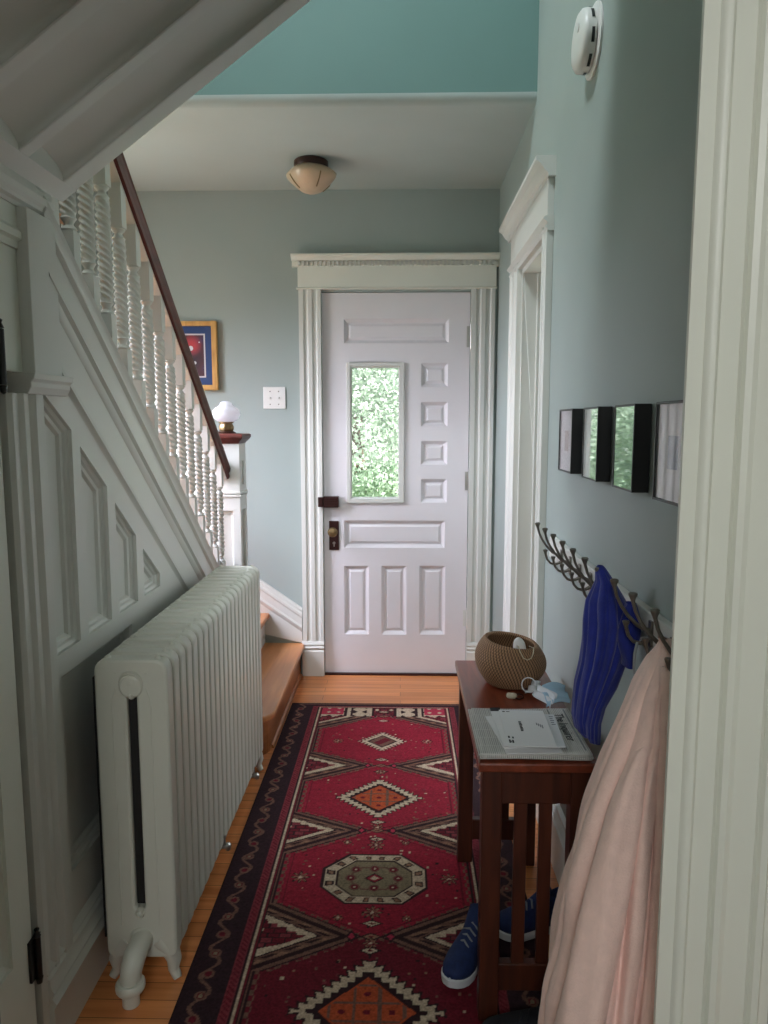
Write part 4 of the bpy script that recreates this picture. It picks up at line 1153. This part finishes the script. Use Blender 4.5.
def jacket():
    t = thing('fleece_jacket', (.44, 1.565, 1.13), 'royal blue fleece garment hanging from a coat hook', 'garment')
    rows = [(1.136, .4265, 1.565, .006, .008, 0), (1.130, .427, 1.565, .011, .014, .2), (1.103, .436, 1.56, .020, .030, .5), (1.062, .438, 1.55, .042, .050, .8), (1.015, .441, 1.55, .049, .058, 1), (.970, .439, 1.55, .050, .058, 1),
            (.926, .433, 1.55, .047, .056, 1), (.880, .422, 1.55, .043, .050, 1), (.835, .409, 1.55, .032, .044, 1), (.801, .404, 1.55, .028, .042, 1), (.770, .407, 1.55, .025, .036, 1.1), (.757, .412, 1.55, .020, .030, 1.2)]
    m = MB(); drape(m, rows, 3, .085, 140, 1.0, 3, WR-.003, ((4.55, -.35, .30, .16), (3.75, .25, .16, .12), (5.15, -.5, .14, .12), (3.2, .1, .10, .10)), .010)
    m.build('body', 'blue_cloth', t, smooth='all')
    def sl(u, v):
        a = 2*pi*u; x = .474-.004*v+(.010+.012*sin(pi*min(1, v*1.1)))*cos(a)*(1+.12*cos(3*a+5*v)); y = 1.502-.008*v+(.016+.010*v)*sin(a)
        return (x, y, 1.070-.13*v)
    MB().grid(sl, 32, 20, True).build('sleeve', 'blue_cloth', t, smooth='all')
jacket()

def robe():
    t = thing('bathrobe', (.46, 1.25, 1.08), 'long pale pink robe hanging at the near end of the coat hooks', 'robe')
    pts = [(1.060, .452), (1.041, .446), (1.024, .436), (.977, .414), (.902, .386), (.825, .358), (.747, .336), (.668, .320), (.589, .306), (.487, .293), (.384, .280), (.291, .272), (.18, .262), (.10, .258)]
    rows = [(1.068, .455, 1.26, .008, .010, 0)]
    for i, (z, xl) in enumerate(pts):
        k = i/(len(pts)-1)
        xr = WR-.004 if z < .97 else .474+(.97-z)*-.1
        xr = min(WR-.004, max(xr, .47+.0))
        ax = max(.012, (xr-xl)/2)
        rows.append((z, (xl+xr)/2, 1.265, ax, .018+.12*min(1, k*1.5)+.02*k, min(1, .25+k)))
    m = MB(); drape(m, rows, 7, .125, 200, .6, 11, WR-.003, ((3.65, .15, .13, .05), (4.25, .1, .16, .06), (4.75, -.1, .14, .05), (3.2, 0., .08, .05)))
    m.build('body', 'pink_cloth', t, smooth='all')
    # a sleeve hanging in front on the room side
    def sl(u, v):
        a = 2*pi*u; b = .8*v
        cx = .418-.128*v**.75; cy_ = 1.205-.075*v; z = .90-.575*v
        r = (.026+.018*v)*(.25+.75*min(1, v*5)**.6)
        r *= 1+.09*cos(3*a+5*v)+.05*cos(5*a-7*v)
        return (cx+r*cos(a), cy_+r*1.05*sin(a), z+.010*cos(a)*v)
    MB().grid(sl, 40, 40, True).build('sleeve', 'pink_cloth', t, smooth='all')
    def cf(u, v):
        a = 2*pi*u; r = .046+.004*sin(pi*v)
        r *= 1+.06*cos(3*a+5)
        return (.290+r*cos(a)-.003*v, 1.130+r*1.05*sin(a)-.002*v, .352+.010*cos(a)-.045*v)
    MB().grid(cf, 40, 8, True).build('cuff', 'pink_cloth', t, smooth='all', solid=.004)
    # front edge of the robe folded along its length
    def ed(u, v):
        z = 1.03-.80*v; x = .452-.02*v-.05*v*v+.022*(u-.5); y = 1.222-.10*min(1, v*1.4)-.012*sin(pi*u)
        return (x, y, z)
    MB().grid(ed, 8, 40).build('front_edge', 'pink_cloth', t, smooth='all', solid=.010)
robe()

def lanyard():
    t = thing('cord_loop', (.47, 1.40, 1.0), 'pale grey loop of webbing hanging beside the pink robe', 'cord')
    for k in range(2):
        pts = [(.466+.012*k, 1.425-.02*k, 1.010), (.460+.012*k, 1.42-.02*k, .988), (.458+.014*k, 1.415-.02*k, .960), (.462+.012*k, 1.41-.02*k, .930), (.470+.010*k, 1.40-.02*k, .91)]
        MB().tube(pts, .007, 8, flat=.25).build('strap', 'webbing', t, smooth='all')
lanyard()

# ------------------------------------------------------------------ shoes under the table
def shoe(name, c, ang, label, upper, L=.285, group=None, lace='inkgrey'):
    t = thing(name, (c[0], c[1], .010), label, 'shoe', group)
    ca, sa = cos(ang), sin(ang); z0 = c[2]
    def loc(x, y, z): return (c[0]+x*ca-y*sa, c[1]+x*sa+y*ca, z0+z)
    HS = [0, .03, .08, .16, .3, .45, .6, .75, .85, .92, .97, 1.]; HV = [.003, .017, .027, .033, .033, .031, .036, .040, .037, .030, .019, .003]
    def half(s): return float(np.interp(s, HS, HV))
    m = MB()
    def sole(u, v):
        a = 2*pi*u; s = .5-.5*cos(a) if True else u
        h = max(half(s), .001); x = L*(s-.5); y = h*1.0*(1 if sin(a) >= 0 else -1)*(1 if abs(sin(a)) > 1e-6 else 0)
        zz = [0, .004, .024, .028][min(3, int(round(v*3)))]; k = [.94, 1.03, 1.05, .97][min(3, int(round(v*3)))]
        lift = .012*max(0, (s-.7)/.3)**2
        return loc(x*k, y*k, zz+lift)
    m.grid(sole, 72, 4, True)
    b = [sole(i/72, 0) for i in range(72)]; m.add(b, [tuple(range(71, -1, -1))]); tp = [sole(i/72, 1) for i in range(72)]; m.add(tp, [tuple(range(72))])
    m.build('sole', 'sole', t, smooth=True)
    def top(s):        # height of the upper above the sole
        if s < .10: return .062+.02*s/.10
        if s < .38: return .082-.014*((s-.10)/.28)**.6
        return .068-.045*((s-.38)/.62)**1.25
    def up(u, v):
        s = .015+.985*v; a = pi*u
        h = max(half(s), .002)*.97
        lift = .012*max(0, (s-.7)/.3)**2
        H = top(s)*(1 if s < .9 else sqrt(max(.02, 1-((s-.9)/.1)**2))); w = cos(a); e = abs(sin(a))**.75
        x = L*(s-.5)
        if s < .40:      # opening: walls that lean in and leave the collar open
            e2 = min(1, e*1.25); nar = 1-.42*e2**2
            return loc(x, h*w/max(.35, abs(w))**.55*nar if abs(w) > .02 else 0, .026+lift+H*e2-(.030 if abs(w) < .35 and .05 < s < .36 else 0))
        return loc(x, h*(1 if w >= 0 else -1)*abs(w)**.75, .026+lift+H*e)
    MB().grid(up, 25, 40).build('upper', upper, t, smooth='all', solid=.003)
    def tg(u, v):
        return loc(L*(.33-.5)+.085*v-.01, (.024-.004*v)*(u-.5)*2, .026+.098-.055*v-.010*(2*u-1)**2)
    MB().grid(tg, 8, 12).build('tongue', upper, t, smooth='all', solid=.004)
    l = MB()
    for k in range(4):
        s = .44+.07*k; zz = .026+top(s)+.004
        l.tube([loc(L*(s-.5), -.022+.002*k, zz-.010), loc(L*(s-.5)+.004, 0, zz+.001), loc(L*(s-.5)+.012, .022-.002*k, zz-.010)], .0028, 6)
    l.build('laces', lace, t, smooth='all')
R_ = .0100
shoe('sneaker', (.190, 1.832, R_), radians(242), 'blue sneaker with white sole under the table, toe sticking out toward the rug', 'shoe_blue', .27)
shoe('sneaker', (.378, 1.950, R_), radians(198), 'blue sneaker standing sideways under the table, close to the white baseboard', 'shoe_blue', .235)
shoe('sneaker', (.325, 1.555, R_), radians(184), 'black shoe on the floor before the near table legs', 'shoe_black', .28, None, 'shoe_black')

# ------------------------------------------------------------------ end wall things
def picture():
    t = thing('framed_print', (-1.13, D, 1.61), 'gilt framed dusky red print with navy mat on the end wall behind the balusters', 'picture')
    x0, x1, z0, z1 = -1.30, -1.000, 1.615, 1.982; b = .026
    m = MB()
    for (a, c, d, e) in ((x0, x0+b, z0, z1), (x1-b, x1, z0, z1), (x0+b, x1-b, z0, z0+b), (x0+b, x1-b, z1-b, z1)):
        m.box(a, c, D-.030, D-.001, d, e)
    m.build('gilt_frame', 'gold', t, bevel=.003)
    MB().box(x0+b, x1-b, D-.018, D-.002, z0+b, z1-b).build('navy_mat', 'bluemat', t)
    i = .040; MB().box(x0+b+i, x1-b-i, D-.0188, D-.018, z0+b+i, z1-b-i).build('white_fillet', 'matboard', t)
    i = .048; a = MB().box(x0+b+i, x1-b-i, D-.0196, D-.0188, z0+b+i, z1-b-i).build('print', 'art_main', t)
    for (px_, pz_, pr_) in ((-1.145, 1.838, .013), (-1.098, 1.87, .004), (-1.125, 1.760, .009)):
        MB().lathe([(pr_, 0), (pr_, -.0006), (0, -.0006)], (px_, D-.0197, pz_), 'y', 20).build('pale_spot', 'matboard', a)
picture()

def switch():
    t = thing('light_switch', (-.696, D, 1.571), 'white double light switch plate on the end wall left of the front door', 'light switch')
    x0, x1, z0, z1 = -.757, -.634, 1.512, 1.631
    MB().box(x0, x1, D-.007, D-.0005, z0, z1).build('switch_plate', 'plastic', t, bevel=.004, bseg=3)
    for x in (-.719, -.672):
        c = MB().box(x-.005, x+.005, D-.018, D-.007, 1.566, 1.577).build('toggle', 'plastic', t, bevel=.002)
        for zz in (1.606, 1.536):
            MB().lathe([(.0035, 0), (.003, -.0018), (0, -.0018)], (x, D-.007, zz), 'y', 10).build('plate_screw', 'hook', t)
switch()

def frost():
    m = mat('frosted_glass', (236, 235, 240), .3, coat=.4); nt = m.node_tree; b = nt.nodes['Principled BSDF']; o = nt.nodes['Material Output']
    t = nt.nodes.new('ShaderNodeBsdfTranslucent'); t.inputs['Color'].default_value = (.9, .89, .92, 1)
    mx = nt.nodes.new('ShaderNodeMixShader'); mx.inputs['Fac'].default_value = .6
    nt.links.new(b.outputs['BSDF'], mx.inputs[1]); nt.links.new(t.outputs['BSDF'], mx.inputs[2]); nt.links.new(mx.outputs['Shader'], o.inputs['Surface'])
    return m
FROST = frost()
def globe_lamp():
    c = (-.840, 3.565, 1.3865)
    t = thing('globe_lamp', c, 'frosted glass globe lamp with brass base on the newel post cap', 'lamp')
    MB().lathe([(.044, .0), (.046, .004), (.040, .008), (.032, .010)], c, 'z', 28).build('lamp_foot', 'darkbronze', t, smooth=True)
    MB().lathe([(.030, .010), (.034, .016), (.036, .030), (.031, .040), (.028, .046), (.036, .050), (.036, .054), (.028, .055)], c, 'z', 28, rf=lambda a, h: 1+.06*cos(8*a)*(1 if .012 < h < .045 else 0)).build('gallery', 'brass', t, smooth='all')
    m = MB().lathe([(.030, .054), (.042, .058), (.058, .070), (.066, .088), (.064, .106), (.052, .120), (.038, .128), (.030, .136), (.028, .144), (.020, .150), (.010, .152), (0, .1525)], c, 'z', 36)
    g = m.build('globe', FROST, t, smooth='all')
globe_lamp()

def ceiling_light():
    c = (-.428, 3.66, CE)
    t = thing('ceiling_light', c, 'flush ceiling light with bronze canopy and pinched cream glass shade', 'ceiling light')
    MB().lathe([(.076, -.0005), (.082, -.006), (.082, -.024), (.076, -.036), (.060, -.040), (0, -.040)], c, 'z', 36).build('canopy', 'darkbronze', t, smooth=True)
    rf = lambda a, h: 1+.13*abs(cos(2*a+.5))**1.5*max(0, 1-abs(h+.068)/.05)
    out = [(.074, -.032), (.098, -.048), (.110, -.064), (.106, -.078), (.090, -.100), (.070, -.120), (.050, -.136), (.030, -.144), (.012, -.147), (0, -.148)]
    MB().lathe(out, c, 'z', 64, rf=rf).build('glass_shade', 'shade', t, smooth='all')
    for k in range(4):
        a = k*pi/2-.25+pi/4
        MB().tube([(c[0]+r*cos(a), c[1]+r*sin(a), c[2]+h) for r, h in ((.074, -.034), (.100, -.055), (.107, -.078), (.091, -.102), (.060, -.130))], .003, 6).build('shade_seam', 'brass', t, smooth='all')
ceiling_light()

def detector():
    c = (WR, 2.15, 2.460)
    t = thing('smoke_detector', c, 'round white smoke detector high on the right wall', 'smoke detector')
    MB().lathe([(.092, -.0005), (.092, -.006), (.084, -.010), (0, -.010)], c, 'x', 40).build('base_plate', 'plastic', t, smooth=True)
    MB().lathe([(.066, -.010), (.076, -.012), (.078, -.030), (.076, -.040), (.066, -.048), (.030, -.052), (0, -.053)], c, 'x', 40).build('housing', 'plastic', t, smooth=True)
    for k in range(8):
        a0 = 2*pi*k/8; m = MB()
        for j in range(5):
            a = a0+.09*j; b = a+.09; vs = []
            for aa in (a, b):
                for xx in (-.018, -.026): vs.append((c[0]+xx, c[1]+.0788*cos(aa), c[2]+.0788*sin(aa)))
            m.add(vs, [(0, 1, 3, 2)])
        m.build('vent_slot', 'black', t)
    MB().lathe([(.012, 0), (.011, -.003), (0, -.003)], (c[0]-.051, c[1]-.03, c[2]+.02), 'x', 16).build('test_button', 'plastic', t, smooth=True)
detector()

# ------------------------------------------------------------------ outside the front door
def garden():
    struct(MB().box(-14, 14, D+.16, 24, -.35, -.25), 'ground', 'lawn', 'green lawn beyond the front door', 'lawn')
    struct(MB().box(-1.6, 1.6, D+.16, 6.6, -.249, -.1), 'porch', 'stone', 'pale stone porch floor outside the front door', 'porch')
    def tree(loc, R, zc, n, label, seed, hz=1.):
        r = np.random.RandomState(seed)
        t = thing('leafy_tree', loc, label, 'tree', None)
        x, y, z = loc
        MB().tube([(x, y, z), (x+.05, y, z+zc*.4), (x, y+.05, z+zc)], [.16, .12, .07], 10).build('trunk', 'bark', t, smooth='all')
        vs = np.zeros((n*4, 3)); fs = []
        d = r.normal(size=(n, 3)); d /= np.linalg.norm(d, axis=1)[:, None]
        lump = 1+.16*np.sin(d[:, 0]*7+seed)*np.sin(d[:, 2]*8)+.1*np.sin(d[:, 1]*11)
        p = d*(R*lump*(.70+.30*r.rand(n)))[:, None]; p[:, 2] *= hz
        p += np.array([x, y, z+zc])
        a = r.normal(size=(n, 3)); a /= np.linalg.norm(a, axis=1)[:, None]
        b = np.cross(a, r.normal(size=(n, 3))); b /= np.linalg.norm(b, axis=1)[:, None]
        s = (.011+.015*r.rand(n))[:, None]
        vs[0::4] = p-a*s*1.4; vs[1::4] = p-b*s*.8; vs[2::4] = p+a*s*1.4; vs[3::4] = p+b*s*.8
        m = MB(); m.v = [tuple(q) for q in vs]; m.f = [(4*i, 4*i+1, 4*i+2, 4*i+3) for i in range(n)]
        o0 = Vector(loc)
        me = bpy.data.meshes.new('foliage'); me.from_pydata([(q[0]-o0.x, q[1]-o0.y, q[2]-o0.z) for q in m.v], [], m.f); me.materials.append(M['leaf'])
        o = bpy.data.objects.new('foliage', me); COL.objects.link(o); o.parent = t
    tree((-.55, 9.2, -.25), 1.75, 1.75, 120000, 'pale green leafy tree seen straight through the front door window', 4, 1.15)
    tree((-4.6, 12.5, -.25), 2.1, 2.4, 12000, 'leafy tree standing left of the one behind the door window', 8, 1.1)
    tree((3.6, 12.0, -.25), 2.0, 2.4, 12000, 'leafy tree standing right of the one behind the door window', 12, 1.1)
garden()

# ------------------------------------------------------------------ light
def area(name, loc, rot, sx, sy, power, col, spread=180):
    l = bpy.data.lights.new(name, 'AREA'); l.shape = 'RECTANGLE'; l.size = sx; l.size_y = sy; l.energy = power; l.color = col; l.spread = radians(spread)
    o = bpy.data.objects.new(name, l); COL.objects.link(o); o.location = loc; o.rotation_euler = rot
    return o
# daylight through the stair window, pointing +x
def aim(v): return Vector(v).to_track_quat('-Z', 'Y').to_euler()
area('daylight_stair_sky', (WL-.14, (WY0+WY1)/2, (WZ0+WZ1)/2), aim((1, .12, -1)), 1.05, 1.15, 58, (.83, .83, 1.), 110)
area('daylight_stair_garden', (WL-.16, (WY0+WY1)/2, (WZ0+WZ1)/2), aim((1, 0, .55)), 1.05, 1.15, 8, (.90, 1., .86), 140)
# daylight from the roof window over the upstairs landing
area('daylight_upstairs', (-.95, 1.30, 4.95), aim((.62, .60, -1)), .7, .7, 98, (.87, .97, 1.), 150)
# daylight through the windows of the neighbouring rooms
area('daylight_side_room', (2.05, 3.65, 1.45), (0, pi/2, 0), 1.4, .85, 16, (.95, 1., 1.))
# unseen fill light added behind the view, brightens the near casing and robe
area('rear_fill', (-.3, -1.6, 2.5), aim((.1, 1, -.5)), .7, .3, 25, (1., 1., .98))

sun = bpy.data.lights.new('sun', 'SUN'); sun.energy = 16.; sun.angle = .01; sun.color = (1, .98, .95)
so = bpy.data.objects.new('sun', sun); COL.objects.link(so)
so.rotation_euler = Vector((-.45, .60, -.75)).to_track_quat('-Z', 'Y').to_euler()

w = bpy.data.worlds.new('sky'); S.world = w; w.use_nodes = True
nt = w.node_tree; bg = nt.nodes['Background']
tc = nt.nodes.new('ShaderNodeTexCoord'); sp = nt.nodes.new('ShaderNodeSeparateXYZ'); nt.links.new(tc.outputs['Generated'], sp.inputs[0])
r = nt.nodes.new('ShaderNodeValToRGB'); r.color_ramp.elements[0].position = .0; r.color_ramp.elements[0].color = (1, 1, .97, 1); r.color_ramp.elements[1].position = .6; r.color_ramp.elements[1].color = (.62, .78, 1, 1)
nt.links.new(sp.outputs['Z'], r.inputs['Fac']); nt.links.new(r.outputs['Color'], bg.inputs['Color']); bg.inputs['Strength'].default_value = 2.2

# ------------------------------------------------------------------ camera
F_PX = 740.; VX, VY, H = 401., 422., 1.44
pitch = math.atan((512-VY)/F_PX); yaw = math.atan((VX-384)*cos(pitch)/F_PX)
cd = bpy.data.cameras.new('camera'); cam = bpy.data.objects.new('camera', cd); COL.objects.link(cam)
cd.sensor_fit = 'VERTICAL'; cd.sensor_height = 36.; cd.lens = F_PX*36./1024.; cd.clip_start = .05
cam.location = (0, 0, H)
cam.rotation_euler = (pi/2-pitch, 0, yaw)
S.camera = cam

S.view_settings.view_transform = 'Standard'; S.view_settings.look = 'None'; S.view_settings.gamma = 1.; S.view_settings.use_curve_mapping = False
S.view_settings.exposure = 0.
try:
    S.cycles.use_denoising = True; S.cycles.denoiser = 'OPENIMAGEDENOISE'
    S.cycles.max_bounces = 10; S.cycles.diffuse_bounces = 6; S.cycles.glossy_bounces = 4; S.cycles.transparent_max_bounces = 8; S.cycles.transmission_bounces = 6
    S.cycles.caustics_reflective = False; S.cycles.caustics_refractive = False; S.cycles.sample_clamp_indirect = 6.
except Exception: pass
